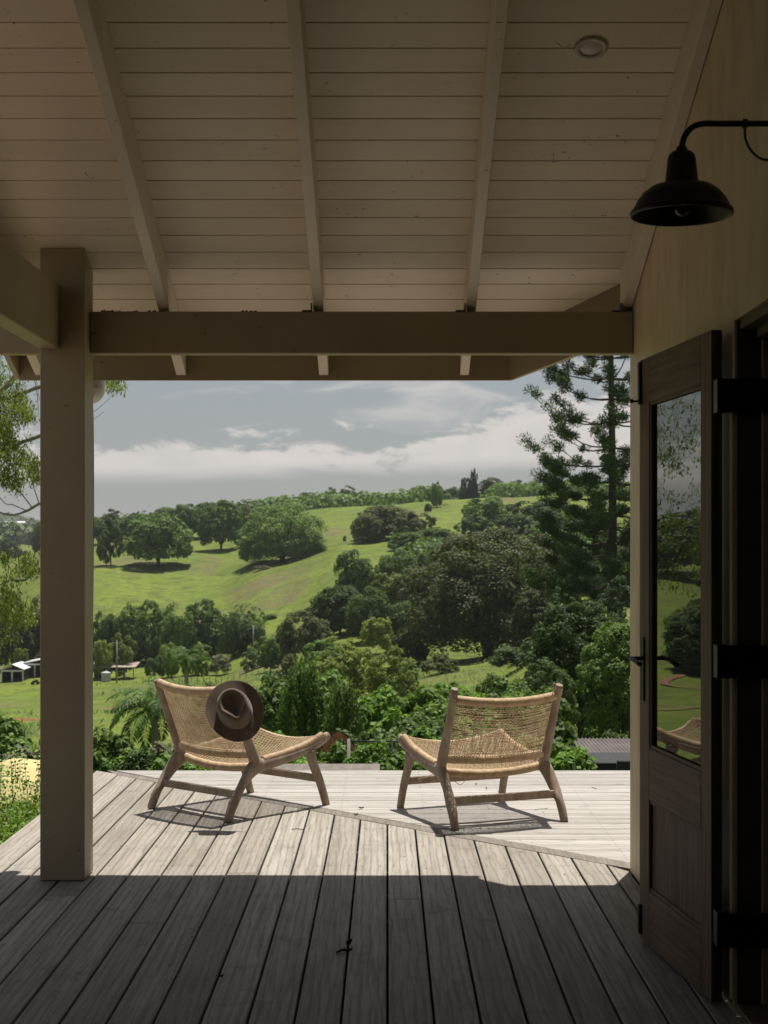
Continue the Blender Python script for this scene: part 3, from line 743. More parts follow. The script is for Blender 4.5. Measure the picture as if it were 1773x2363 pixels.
# ------------------------------------------------------------------ barn wall lamp
LY = 4.2; LX = (1573.5-VX)/FPX*LY; LZ = EYE-(492-VY)/FPX*LY
lamp = empty('barn_lamp', (LX, LY, LZ), 0, 'black metal barn lamp on a gooseneck arm by the wall at upper right', 'lamp')
R0 = .140
prof = [(.012, .172), (.026, .170), (.035, .162), (.0385, .150), (.0465, .080), (.062, .079), (.085, .072), (.106, .056), (.122, .036), (.131, .017), (.1345, .010), (R0-.001, .008), (R0+.002, .002), (R0+.001, -.006), (R0-.003, -.008), (R0-.006, -.002), (.128, .012), (.118, .034), (.100, .054), (.075, .067), (.045, .072), (0.0005, .073)]
V, F = lathe(prof, 56); o = obj('lamp_shade', V, F, M['black'], lamp, True)
V, F = lathe([(.0005, .186), (.012, .185), (.015, .180), (.016, .174), (.020, .172), (.020, .165)], 24); obj('neck_collar', V, F, M['black'], lamp, True)
ar = .0085
zt_ = EYE-(285.5-VY)/FPX*LY-LZ
xb = (1581-1573.5)/FPX*LY
P = smooth_path([(0, 0, .170), (.001, 0, .188), (.010, 0, .216), (.031, 0, .239), (.062, 0, .248), (.10, 0, .248), (WX-LX, 0, .248)], 44)
MB().tube(P, ar, 14, (0, 1, 0)).build('arm', M['black'], lamp, True)
V, F = lathe([(.0005, .006), (.04, .006), (.04, 0), (.0005, 0)], 32); o = obj('wall_plate', V, F, M['black'], lamp); o.location = (WX-LX, 0, zt_); o.rotation_euler = (0, R(-90), 0)
cxk = (1719-VX)/FPX*LY-LX
MB().tube([(cxk-.006, 0, zt_), (cxk+.006, 0, zt_)], .0135, 12, (0, 1, 0)).build('cable_clip', M['black'], lamp, True)
P = smooth_path([(cxk, 0, zt_-.012), (cxk+.002, -.002, zt_-.045), (cxk+.02, -.004, zt_-.08), (cxk+.05, -.004, zt_-.100), (cxk+.085, 0, zt_-.095), (WX-LX, 0, zt_-.06)], 26)
MB().tube(P, .0035, 8, (0, 1, 0)).build('cable', M['black'], lamp, True)
bz = [(.0005, -.012)]+[(.021*math.sin(a), .010-.022*math.cos(a)) for a in np.linspace(.15, 2.3, 14)]+[(.012, .04), (.012, .07)]
V, F = lathe(bz, 28); bo_ = obj('bulb', V, F, M['bulb'], lamp, True); bo_.location = (0.0, 0, .004)
fl = MB()
for s in (-1, 1):
    fl.tube([(s*.004, 0, .03), (s*.005, 0, .01), (s*.004, 0, -.002)], .0009, 5)
fl.build('filament', M['filament'], bo_)
# recessed downlight
dy_ = 5.30; dl = empty('downlight', ((1364-VX)/FPX*dy_, dy_, ceil_z(dy_)), 0, 'round white recessed downlight in the boarded ceiling', 'downlight')
dl.rotation_euler = (math.atan(-CS), 0, 0)
V, F = lathe([(.0385, -.001), (.040, -.006), (.0575, -.007), (.0585, -.004), (.0585, .004)], 40); obj('trim_ring', V, F, M['trim'], dl, True)
V, F = lathe([(.0005, -.003), (.036, -.003), (.0385, -.0015)], 32); obj('lens', V, F, M['diff'], dl, True)

# ------------------------------------------------------------------ lounge chairs
def cord_sheet(S, N, us, vs, over, r, name, parent, warp_n=60, weft_n=60, jit=0.0):
    """woven sheet: warps at fixed u, wefts at fixed v, each cord passing over and under"""
    Vs = []; Fs = []; b = 0
    nu, nv = len(us), len(vs)
    vv = np.linspace(0, 1, warp_n); P = np.zeros((nu, warp_n, 3))
    for i, u in enumerate(us):
        p = S(np.full(warp_n, u)+(jit*np.sin(vv*9+i*1.7) if jit else 0), vv)
        ph = np.sin(np.pi*(vv*(nv-1)+i))*r*over
        P[i] = p+N*ph[:, None]
    V, F = tubes(P, r, N); Vs.append(V); Fs.append(F+b); b += len(V)
    uu = np.linspace(us[0], us[-1], weft_n); P = np.zeros((nv, weft_n, 3))
    for j, v in enumerate(vs):
        p = S(uu, np.full(weft_n, v)+(jit*.5*np.sin(uu*7+j*2.1) if jit else 0))
        ph = -np.sin(np.pi*((uu-us[0])/(us[-1]-us[0])*(nu-1)+j))*r*over
        P[j] = p+N*ph[:, None]
    V, F = tubes(P, r, N); Vs.append(V); Fs.append(F+b)
    o = obj(name, np.vstack(Vs), np.vstack(Fs), M['cord'], parent, True)
    return tag(o, kind='stuff')
def wrapped(path, rad, name, parent, pitch=.0052, up=(0, 0, 1)):
    path = np.array(path); L = np.sum(np.linalg.norm(np.diff(path, axis=0), axis=1)); n = int(L/pitch*3)
    s = np.linspace(0, len(path)-1, n); i = np.minimum(s.astype(int), len(path)-2); f = (s-i)[:, None]
    P = path[i]*(1-f)+path[i+1]*f
    ph = (np.arange(n) % 3 == 0)
    r = np.where(ph, rad*.86, rad)+np.random.default_rng(3).normal(0, rad*.02, n)
    return MB().tube(P, r, 10, up).build(name, M['cord'], parent, True)
def make_chair(loc, rz, label, group, top_z, tip, seed, slack):
    ch = empty('lounge_chair', loc, rz, label, 'chair', group)
    rg = np.random.default_rng(seed); hw = .300
    def post_y(z): return -.155-.178*(z-.26)/.44
    for s in (-1, 1):
        x = s*hw
        # rear leg flows up into the back post
        P = smooth_path([(x+s*.012, -.368, 0), (x+s*.010, -.330, .085), (x+s*.004, -.255, .185), (x, -.185, .255), (x, -.120, .290)], 16)
        r1 = np.interp(np.linspace(0, 1, 16), [0, .5, .8, 1], [.0205, .024, .028, .020]); r2 = np.interp(np.linspace(0, 1, 16), [0, .5, .78, 1], [.024, .030, .046, .024])
        MB().tube(P, r1, 12, (0, .6, .8), r2).build('rear_leg', M['teak'], ch, True)
        P = smooth_path([(x, -.160, .240), (x, -.168, .30), (x, post_y(.42), .42), (x, post_y(.56)-.002, .56), (x, post_y(tip-.02), tip-.02), (x, post_y(tip-.006), tip-.006), (x, post_y(tip), tip)], 22)
        q = np.linspace(0, 1, 22)
        MB().tube(P, np.interp(q, [0, .2, .5, .93, 1], [.025, .026, .020, .0185, .010]), 12, (0, 1, 0), np.interp(q, [0, .12, .3, .5, .93, 1], [.030, .034, .029, .023, .020, .010])).build('back_post', M['teak'], ch, True)
        # seat rail, junction to front tip
        P = smooth_path([(x, -.170, .256), (x, -.10, .272), (x, .06, .292), (x, .22, .322), (x, .33, .358), (x, .372, .376), (x, .392, .384)], 24)
        q = np.linspace(0, 1, 24)
        MB().tube(P, np.interp(q, [0, .9, 1], [.024, .019, .012]), 12, (0, 0, 1), np.interp(q, [0, .15, .4, .5, .75, .95, 1], [.034, .036, .029, .027, .028, .022, .012])).build('seat_rail', M['teak'], ch, True)
        P = smooth_path([(x+s*.008, .366, 0), (x+s*.005, .325, .12), (x, .272, .235), (x, .245, .315)], 14)
        MB().tube(P, np.linspace(.020, .023, 14), 12, (0, 1, .2), np.interp(np.linspace(0, 1, 14), [0, .7, 1], [.022, .029, .042])).build('front_leg', M['teak'], ch, True)
        # cord wound along the seat rail
        P = smooth_path([(x-s*.004, -.105, .297), (x-s*.004, .06, .316), (x-s*.004, .22, .345), (x-s*.004, .345, .387)], 20)
        wrapped(P, .021, 'wound_rail', ch)
    # stretchers
    for (y, z, nm) in ((-.292, .135, 'stretcher'), (.318, .150, 'stretcher')):
        MB().box(-hw, hw, y-.011, y+.011, z-.020, z+.020, .003).build(nm, M['teak'], ch)
    us_ = np.linspace(-hw+.018, hw-.018, 30)
    k = lambda x: 1-(x/hw)**2
    zt2 = top_z
    wrapped([(x, post_y(zt2)+.004-.040*k(x), zt2-.024*k(x)) for x in us_], .0235, 'top_rail', ch, up=(0, 0, 1))
    wrapped([(x, post_y(.335)+.008-.036*k(x), .335-.012*k(x)) for x in us_], .0225, 'lower_back_rail', ch)
    wrapped([(x, -.145-.018*k(x), .268-.026*k(x)) for x in us_], .0225, 'rear_seat_rail', ch)
    wrapped([(x, .378+.0*k(x), .378-.044*k(x)) for x in us_], .019, 'front_seat_rail', ch)
    # woven back
    z0, z1 = .350, zt2-.016
    def SB(u, v):
        x = u*hw*.955; z = z0+(z1-z0)*v; kk = 1-u*u
        return np.stack([x, post_y(z)+.006-(.037+slack*.03*np.sin(np.pi*v))*kk, z-(.010+.014*v)*kk-slack*.012*np.sin(np.pi*v)*kk], -1)
    nb = np.array((0, -.92, -.38)); nb = nb/np.linalg.norm(nb)
    us = np.linspace(-1, 1, 54); vs = np.linspace(0.01, .985, 32)
    vs = vs+rg.normal(0, .0035+slack*.004, len(vs)); us[1:-1] += rg.normal(0, .003+slack*.004, len(us)-2)
    cord_sheet(SB, nb, us, vs, 1.0, .00165, 'woven_back', ch, 100, 150, .002+slack*.008)
    # woven seat
    def SS(u, v):
        x = u*hw*.955; y = -.145+.520*v; kk = 1-u*u
        zs = .272+.108*v**1.3
        return np.stack([x, y-.014*kk*(1-v), zs+.014-(.030+.014*v+.012*np.sin(np.pi*v))*kk], -1)
    us = np.linspace(-1, 1, 50); vs = np.linspace(0.01, .985, 24); us[1:-1] += rg.normal(0, .004, len(us)-2)
    cord_sheet(SS, np.array((0, -.2, .98)), us, vs, 1.0, .00175, 'woven_seat', ch, 110, 150, .003)
    return ch
GRP = 'low woven cord lounge chairs on the deck'
c1 = make_chair((-.81, 8.349, 0), R(-42.2), 'low teak and woven cord lounge chair with a brown hat hung on its back post', GRP, .688, .705, 1, 0.0)
c2 = make_chair((.497, 8.114, 0), R(22.0), 'woven cord lounge chair with bare post tips and loose cord ends, no hat', GRP, .655, .712, 2, 1.0)
# loose cord ends and knots on the second chair
def curl(pts, r, par, nm='loose_cord'):
    MB().tube(smooth_path(pts, 40), r, 6).build(nm, M['cord'], par, True)
curl([(-.27, -.17, .265), (-.25, -.20, .23), (-.21, -.205, .20), (-.185, -.205, .22), (-.20, -.205, .26), (-.235, -.20, .275)], .0016, c2)
curl([(-.325, -.14, .26), (-.36, -.12, .235), (-.40, -.10, .225), (-.385, -.10, .21)], .0016, c2)
for s, zz in ((-1, .655), (1, .665)):
    for q in range(5):
        y_ = -.155-.178*(zz+.004*q-.26)/.44
        a = np.linspace(0, 2*np.pi, 14); P = [(s*.300+.021*math.cos(t), y_+.021*math.sin(t), zz+.006*q+(.012 if s > 0 else .004)*math.sin(t+q)) for t in a]
        MB().tube(P, .0022, 5).build('binding', M['cord'], c2, True)
curl([(.285, -.305, .66), (.265, -.33, .69), (.27, -.335, .72), (.29, -.32, .70), (.275, -.325, .665)], .0022, c2)
# front-corner bindings
for ch in (c1, c2):
    for s in (-1, 1):
        a = np.linspace(0, 2*np.pi, 14); P = [(s*.300+.0225*math.cos(t), .352+.006*math.sin(t), .372+.024*math.sin(t)) for t in a]
        MB().tube(P, .003, 5, (0, 1, 0)).build('binding', M['cord'], ch, True)
# cast-off: dark patches are real shade

# ------------------------------------------------------------------ hat
def make_hat():
    NA = 72; rows = []
    a0, b0 = .086, .103; H = .112
    def th_rows(s):
        out = []
        for j in range(NA):
            t = 2*math.pi*j/NA; c, s_ = math.cos(t), math.sin(t)
            egg = 1-.10*max(0, -s_)**2         # narrower at the front (-y)
            if s < 1.0:      # crown top, s = 0..1
                rho = s; x = a0*.80*rho*c*(1-.28*max(0, -s_)**1.5); y = b0*.80*rho*s_
                dome = H-.010*rho**4
                # teardrop dent with a ridge down the middle
                d = .046*max(0, 1-(rho/.90)**2.6)
                ridge = 0.0*math.exp(-((x+.10*(y+.02))/.010)**2)*math.exp(-((y+.022)/.050)**4)
                z = dome-d+ridge*max(0, 1-rho*.9)+(.010 if y > .02 else 0)*math.exp(-((x)/.015)**2-((y-.045)/.014)**2)
                z -= .018*max(0, -s_)**2*rho**2     # front lower
                pinch = .016*math.exp(-((abs(c)-.75)/.3)**2)*(1 if s_ < -.25 else 0)*rho
                x -= math.copysign(pinch, c)*.6
            elif s < 2.0:    # side wall
                q = s-1; x = a0*(.80+.20*min(1, q*1.25)**.6)*c*(1-(1-q)*.28*max(0, -s_)**1.5); y = b0*(.80+.20*min(1, q*1.25)**.6)*s_
                top = H-.010-.018*max(0, -s_)**2; z = top*(1-q)**.92+.004*q
                z += -.0+.004*math.sin(q*math.pi)
            else:            # brim
                q = s-2; rx = a0+(.147-a0)*q; ry = b0+(.170-b0)*q; x = rx*c; y = ry*s_
                z = .004*(1-q)+.022*q**2*abs(c)**2.2-.010*q*max(0, -s_)**2+.003*math.sin(3*t+1)*q
            out.append((x, y, z))
        return out
    ss = list(np.linspace(.02, .96, 16))+[1.0, 1.05, 1.15, 1.3, 1.5, 1.7, 1.85, 1.95]+list(np.linspace(2.0, 3.0, 12))
    V = []; F = []
    for s in ss: V += th_rows(s)
    for i in range(len(ss)-1):
        for j in range(NA): F.append((i*NA+j, i*NA+(j+1) % NA, (i+1)*NA+(j+1) % NA, (i+1)*NA+j))
    V.append((0, 0, V[0][2])); F += [(len(V)-1, (j+1) % NA, j) for j in range(NA)]
    hat = empty('felt_hat', (0, 0, 0), 0, 'brown felt fedora with pinched crown hanging on the back post of the left chair', 'hat')
    o = obj('hat_body', V, F, M['felt'], hat, True)
    sd_ = o.modifiers.new('s', 'SOLIDIFY'); sd_.thickness = .0028; sd_.offset = -1
    sb = o.modifiers.new('ss', 'SUBSURF'); sb.levels = 1; sb.render_levels = 1
    V = []; F = []
    for q in (.985, .93, .84, .80):
        for v in th_rows(1+q): n = Vector((v[0], v[1], 0)).normalized(); V.append((v[0]+n.x*.0016, v[1]+n.y*.0016, v[2]))
    for i in range(3):
        for j in range(NA): F.append((i*NA+j, i*NA+(j+1) % NA, (i+1)*NA+(j+1) % NA, (i+1)*NA+j))
    obj('hat_band', V, F, M['ribbon'], hat, True)
    return hat
hat = make_hat()
zc = Vector((-.03, -.905, .425)).normalized()
upv = Vector((-.42, 0, 1)); yc = (upv-zc*upv.dot(zc)).normalized(); xc = yc.cross(zc)
hat.rotation_euler = Matrix((xc, yc, zc)).transposed().to_euler()
hat.location = at(543, 1640, 7.80)

# ------------------------------------------------------------------ litter on the deck
def leaf_litter(px, py, L, ang, label, m=M['leaflit'], curlz=.008):
    Y = EYE*FPX/(py-VY); x = (px-VX)/FPX*Y
    n = 7; V = []; F = []
    for i in range(n):
        t = i/(n-1); w = .24*L*math.sin(math.pi*min(1, t*1.02+.02))**.8
        for s in (-1, 0, 1): V.append((L*(t-.5), s*w, .002+curlz*(abs(s)*.8+2*abs(t-.5)**2)))
    for i in range(n-1):
        for j in (0, 1): F.append((i*3+j, i*3+j+1, i*3+j+4, i*3+j+3))
    o = obj('dead_leaf', V, F, m, None, True, (x, Y, .001)); o.rotation_euler = (0, 0, ang)
    tag(o, label, 'leaf', 'dry leaves and twigs on the deck')
def twig(px, py, L, ang, r, label):
    Y = EYE*FPX/(py-VY); x = (px-VX)/FPX*Y
    P = smooth_path([(-L/2, 0, r), (-L*.1, L*.05, r*1.8), (L*.2, -L*.02, r), (L/2, L*.04, r)], 10)
    o = MB().tube(P, r, 6).build('twig', M['twig'], None, True, (x, Y, .0015)); o.rotation_euler = (0, 0, ang); tag(o, label, 'twig', 'dry leaves and twigs on the deck')
leaf_litter(806, 2183, .040, R(60), 'curled dead leaf on the dark boards near the viewer', M['leaflit'], .016); twig(795, 2198, .07, R(40), .0045, 'short dark twig beside the curled leaf in the shade')
twig(688, 1915, .065, R(5), .0018, 'thin twig on the sunlit boards between the two chairs')
leaf_litter(1123, 1822, .022, R(100), 'tiny dark leaf on the bleached boards below the right chair seat'); leaf_litter(834, 1867, .030, R(-20), 'small brown leaf on the bleached boards left of the right chair'); leaf_litter(822, 1882, .026, R(30), 'small brown leaf lying on the diagonal border plank')
twig(1372, 1820, .06, R(110), .0018, 'thin twig on the bleached boards near the wall corner'); twig(1250, 1868, .10, R(35), .0012, 'fine stalk on the boards behind the right chair')
leaf_litter(512, 2257, .018, R(50), 'tiny dark scrap wedged by a board gap at lower left'); leaf_litter(1099, 1812, .014, R(10), 'tiny dark crumb on the bleached boards under the right chair')
dr = random.Random(21); V = []; F = []
for _ in range(420):
    if dr.random() < .6:
        k = dr.randrange(-12, 8); x = .0025+k*ST+dr.choice((-1, 1))*dr.uniform(.004, .012); y_ = dr.uniform(4.6, 9.2)
    else: x = dr.uniform(-1.7, 1.0); y_ = dr.uniform(4.6, 9.5)
    if x > 1.04: continue
    c_ = dr.uniform(.001, .0032); nugget((x, y_, .002), (c_*dr.uniform(.7, 2.2), c_*dr.uniform(.7, 2.2), c_*.6))
tag(obj('debris', V, F, M['leaflit'], None), 'scattered crumbs of leaf and grit over the deck boards', 'debris', kind='stuff')
#NEXT
# ------------------------------------------------------------------ foliage generators
def quads(C, Nn, Up, sx, sy):
    """leaf quads: centres, normals, 'along' directions, half sizes"""
    A = np.cross(Nn, Up); A /= np.linalg.norm(A, axis=1)[:, None]+1e-9
    B = np.cross(A, Nn); B /= np.linalg.norm(B, axis=1)[:, None]+1e-9
    sx = np.broadcast_to(np.asarray(sx, float).reshape(-1, 1) if np.ndim(sx) else sx, (len(C), 1)); sy = np.broadcast_to(np.asarray(sy, float).reshape(-1, 1) if np.ndim(sy) else sy, (len(C), 1))
    V = np.stack([C-B*sy, C+A*sx, C+B*sy, C-A*sx], 1).reshape(-1, 3)     # rhombus leaf
    return V, np.arange(len(C)*4).reshape(-1, 4)
def unit(n, r): v = r.normal(size=(n, 3)); return v/np.linalg.norm(v, axis=1)[:, None]
def crown(seed, lobes, leaves, size, z0=.2, squash=1.0, lobe_r=(.16, .30), shell=.80, core=.25, droop=0.0, flat=0.0, elong=1.0, sub=5, skirt=.0, asp=1.0):
    """crown in the unit box: radius .5, from z0 to 1; returns V,F"""
    r = np.random.default_rng(seed); h = (1-z0)/2; zc_ = z0+h
    d = unit(lobes*3, r); d = d[d[:, 2] > (-.95 if skirt else -.6)][:lobes]
    if skirt:
        lo = d[:, 2] < .15; hx_ = np.linalg.norm(d[:, :2], axis=1)+1e-6; f_ = np.where(lo, ((1-skirt)*hx_+skirt*np.minimum(1, hx_+.75))/hx_, 1); d[:, :2] *= f_[:, None]
    if skirt >= .8:
        ne = int(lobes*.4); ea = r.uniform(0, 6.283, ne); d = np.vstack([d, np.stack([np.cos(ea)*.95, np.sin(ea)*.95, r.uniform(-.98, -.5, ne)], -1)])
    lr = r.uniform(*lobe_r, len(d)); rad = (1-lr/.5*.85)*r.uniform(shell, 1.0, len(d))
    inner = r.random(len(d)) < core; rad[inner] *= r.uniform(.2, .7, inner.sum())
    c = d*rad[:, None]*.5
    # secondary lumps on every lobe so the outline stays uneven
    k = sub; C2 = np.repeat(c, k, 0); L2 = np.repeat(lr, k)*r.uniform(.38, .62, len(c)*k)
    dd = unit(len(C2), r)+np.repeat(d, k, 0)*.7+np.array((0, 0, .35)); dd /= np.linalg.norm(dd, axis=1)[:, None]
    az_ = np.array((1, 1, 1/asp)); C2 = C2+dd*az_*(np.repeat(lr, k)*r.uniform(.45, .78, len(C2)))[:, None]
    w = L2**2; ii = r.choice(len(C2), leaves, p=w/w.sum())
    u = unit(leaves, r)+dd[ii]*.75+np.array((0, 0, .30)); u /= np.linalg.norm(u, axis=1)[:, None]
    P = C2[ii]+u*az_*(L2[ii]*r.uniform(.72, 1.06, leaves))[:, None]
    n_ = u*1.0+unit(leaves, r)*.6+np.array((0, 0, .38)); n_ /= np.linalg.norm(n_, axis=1)[:, None]
    if flat: P[:, 2] = np.where(P[:, 2] < -flat, -flat+(P[:, 2]+flat)*.25, P[:, 2])
    P[:, 2] = P[:, 2]/.5*h*squash+zc_
    up = unit(leaves, r)*.8+np.array((0, 0, 1-2*droop)); s = size*r.uniform(.6, 1.3, leaves)
    return quads(P, n_, up, s, s*elong)
def limbs(seed, z0, n=5, r0=.035, spread=.30, top=.75, base=0.0):
    r = np.random.default_rng(seed); mb = MB()
    lean = r.normal(0, .02, 2)
    mb.tube(smooth_path([(0, 0, base-.04), (lean[0]*.3, lean[1]*.3, z0*.5), (lean[0], lean[1], z0+.1)], 8), np.linspace(r0*1.25, r0*.72, 8), 8, (0, 1, 0))
    for i in range(n):
        a = 2*math.pi*(i+r.random()*.6)/n; q = spread*r.uniform(.7, 1.1); zt = r.uniform(.55, 1)*top
        s = z0*r.uniform(.55, 1.05)
        P = smooth_path([(lean[0]*s, lean[1]*s, s), (math.cos(a)*q*.35, math.sin(a)*q*.35, s+(zt-s)*.35), (math.cos(a)*q*.75, math.sin(a)*q*.75, s+(zt-s)*.75), (math.cos(a)*q*1.15, math.sin(a)*q*1.15, zt)], 9)
        mb.tube(P, np.linspace(r0*.55, r0*.10, 9), 6, (0, 1, .1))
    return mb
class Proto:
    def __init__(s, name, crown_vf, mat, trunk_mb, bark='bark'):
        me = mesh('crown', *crown_vf, LM[mat]); s.c = me; s.name = name
        s.t = mesh('trunk', trunk_mb.V, trunk_mb.F, M[bark], True) if trunk_mb else None
        s.mats = {mat: me}
    def crown(s, mat):
        if mat not in s.mats:
            c = s.c.copy(); c.materials.clear(); c.materials.append(LM[mat]); s.mats[mat] = c
        return s.mats[mat]
def place(p, loc, w, h, rz, label, cat, group, mat, name=None):
    root = empty(name or p.name, loc, rz, label, cat, group); root.scale = (w, w, h)
    if p.t: o = bpy.data.objects.new('trunk', p.t); link(o, root)
    o = bpy.data.objects.new('crown' if p.t else 'foliage', p.crown(mat)); link(o, root)
    return root
P_ = {}
P_['dome'] = [Proto('tree', crown(11+i, 60, 19000, .0155, .02, 1, (.11, .22), .86, .25, skirt=.8), 'dark', limbs(5+i, .12, 5, .02)) for i in range(2)]
P_['spread'] = [Proto('tree', crown(21+i, 64, 18000, .0155, .08, 1, (.10, .19), .84, .3, flat=.47, skirt=.9), 'mid', limbs(8+i, .16, 7, .026, .33, .8)) for i in range(2)]
P_['loose'] = [Proto('tree', crown(31+i, 40, 13000, .0170, .03, 1, (.10, .20), .74, .35, skirt=.4), 'mid', limbs(15+i, .3, 6, .020, .30, .85)) for i in range(2)]
P_['tall'] = [Proto('tree', crown(41+i, 50, 15000, .0160, .01, 1, (.12, .22), .8, .3, skirt=.8), 'dark', limbs(18+i, .3, 4, .025, .22, .8)) for i in range(2)]
P_['gum'] = [Proto('gum_tree', crown(51, 16, 4200, .016, .42, 1, (.10, .17), .8, .2, flat=.15), 'olive', limbs(22, .45, 7, .016, .36, .92), 'bark_pale')]
P_['low'] = [Proto('bush', crown(61+i, 34, 8000, .022, -.10, 1, (.12, .24), .8, .3, skirt=.6), 'fresh', None) for i in range(2)]
P_['broad'] = [Proto('bush', crown(71+i, 34, 7000, .022, -.12, 1, (.12, .22), .8, .3, elong=1.4, droop=.15, skirt=.6), 'fresh', None) for i in range(2)]
DS = 1773/1660.0
RD = random.Random(5)
def tree(kind, cx, w, top, dist, label, mat, group=None, cat='tree', name=None, sink=.0, hmax=None):
    """cx, w, top in pixels of the 1660-wide view of the photo"""
    X = (cx*DS-VX)/FPX*dist; wid = w*DS/FPX*dist; gz = float(terr(X, dist))
    tz = EYE-(top*DS-VY)/FPX*dist; h = max(tz-gz, 1.0)/.97
    if cat == 'bush' and h > wid*1.1: gz = tz-wid*1.1; gz = max(gz, float(terr(X, dist)))-0*wid; wid = max(wid, h*.75); gz = float(terr(X, dist))
    p = P_[kind][RD.randrange(len(P_[kind]))]
    return place(p, (X, dist, gz-sink), wid*1.04, h, RD.uniform(0, 6.28), label, cat, group, mat, name)

# ------------------------------------------------------------------ hillside trees
tree('spread', 342, 148, 1112, 470, 'broad spreading tree with its trunk in view, alone on the hillside left of centre', 'mid')
tree('loose', 240, 64, 1121, 470, 'small round tree beside the post on the hillside, left of the spreading tree', 'mid')
tree('spread', 478, 96, 1082, 520, 'rounded paddock tree high on the hill with a short dark trunk and pool of shade', 'mid')
big_tree_later = True
tree('gum', 252, 70, 1100, 585, 'flat topped gum on the skyline just right of the post', 'olive')
tree('spread', 212, 50, 1128, 540, 'dark tree half hidden by the post at the foot of the skyline row', 'dark')
tree('spread', 300, 90, 1117, 575, 'wide tree in the skyline row behind the spreading tree', 'mid')
tree('dome', 360, 66, 1096, 580, 'taller dark crown in the skyline row above the spreading tree', 'dark')
tree('spread', 405, 84, 1090, 560, 'full round crown in the skyline row between two paddock trees', 'mid')
tree('dome', 450, 60, 1085, 640, 'dark crown on the skyline left of the high paddock tree', 'dark')
tree('spread', 528, 74, 1093, 580, 'low brownish tree on the skyline right of the high paddock tree', 'olive')
tree('dome', 665, 54, 1064, 760, 'small dark dome on the skyline above the huge clump', 'dark')
tree('gum', 722, 46, 1053, 780, 'left one of two thin flat topped gums on the skyline', 'olive', 'pair of flat topped gums on the skyline')
tree('gum', 756, 44, 1049, 780, 'right one of two thin flat topped gums on the skyline', 'olive', 'pair of flat topped gums on the skyline')
tree('dome', 832, 60, 1068, 760, 'low dark dome in the skyline scrub left of the ragged gum', 'dark')
tree('dome', 890, 66, 1070, 760, 'second low dark dome in the skyline scrub left of the ragged gum', 'dark')
# ragged gum
tree('tall', 944, 26, 1040, 590, 'ragged upright gum with a forked bare trunk on the bright crest', 'mid')
tree('gum', 952, 46, 1052, 600, 'thin leafy gum just behind the ragged upright gum', 'olive')
tree('dome', 925, 16, 1088, 570, 'tiny round bush left of the ragged gum on the crest', 'dark', cat='bush', name='bush')
tree('dome', 1008, 30, 1032, 730, 'round headed pine left of the pointed pine on the skyline', 'pine')
tree('tall', 1025, 18, 1012, 725, 'dark pointed pine rising from the skyline right of centre', 'pine')
tree('spread', 1068, 84, 1033, 740, 'wide dome shaped fig on the skyline right of the pointed pine', 'fig')
tree('dome', 985, 40, 1052, 740, 'low dark tree at the left foot of the skyline pines', 'dark')
tree('loose', 1120, 60, 1038, 720, 'pale green tree on the skyline right of the wide fig', 'mid')
tree('dome', 1175, 70, 1036, 740, 'dark tree on the skyline behind the tall pine', 'dark')
tree('dome', 1250, 90, 1034, 720, 'broad dark skyline tree seen through the tall pine', 'dark')
tree('dome', 1320, 80, 1040, 740, 'skyline tree at the far right behind the tall pine trunk', 'dark')
tree('low', 1010, 26, 1092, 560, 'small round bush beside bare earth on the crest', 'dark', cat='bush')
tree('low', 745, 9, 1158, 470, 'tiny lone sapling on the open hillside', 'dark', cat='bush')
# centre and right slopes
tree('dome', 830, 130, 1092, 470, 'large dark brownish clump on the right hillside', 'fig')
tree('dome', 795, 70, 1110, 462, 'left shoulder of the large dark brownish clump', 'olive')
tree('loose', 905, 80, 1106, 455, 'brown green tree behind the mid green hillside tree', 'olive')
tree('spread', 935, 100, 1140, 440, 'mid green tree at the right end of the hillside clump', 'mid')
tree('dome', 880, 80, 1150, 430, 'dark tree at the foot of the hillside clump', 'dark')
tree('spread', 1060, 120, 1072, 480, 'tall pale crowned tree on the slope above the big fig', 'mid')
tree('loose', 1150, 120, 1080, 470, 'mid green tree on the slope beside the tall pine', 'mid')
tree('loose', 1020, 80, 1110, 440, 'lower tree on the slope just above the big fig', 'mid')
tree('dome', 1110, 120, 1110, 400, 'dark green tree between the slope and the big fig', 'dark')
tree('spread', 1210, 130, 1090, 420, 'spreading tree behind the lower branches of the tall pine', 'dark')
tree('dome', 767, 88, 1190, 330, 'knobbly round tree in the gully, leftmost of the upper pair', 'mid')
tree('dome', 858, 92, 1187, 345, 'smooth round green tree in the gully, right of the knobbly one', 'mid')
tree('loose', 850, 96, 1234, 290, 'yellow green tree in the gully against the big fig', 'light')
tree('dome', 735, 130, 1266, 280, 'big dark round tree in the gully below the knobbly one', 'dark')
tree('dome', 795, 96, 1270, 265, 'dark round tree overlapping the big one in the gully', 'mid')
tree('low', 812, 78, 1330, 245, 'light green bushy tree at the foot of the dark gully trees', 'light', cat='tree', name='tree')
tree('spread', 660, 110, 1322, 262, 'dull brown green tree left of the gully', 'olive')
tree('spread', 612, 60, 1350, 270, 'smaller dull tree at the left edge of the gully', 'olive')
tree('low', 880, 90, 1362, 215, 'dull bush in front of the big fig', 'olive', cat='bush')
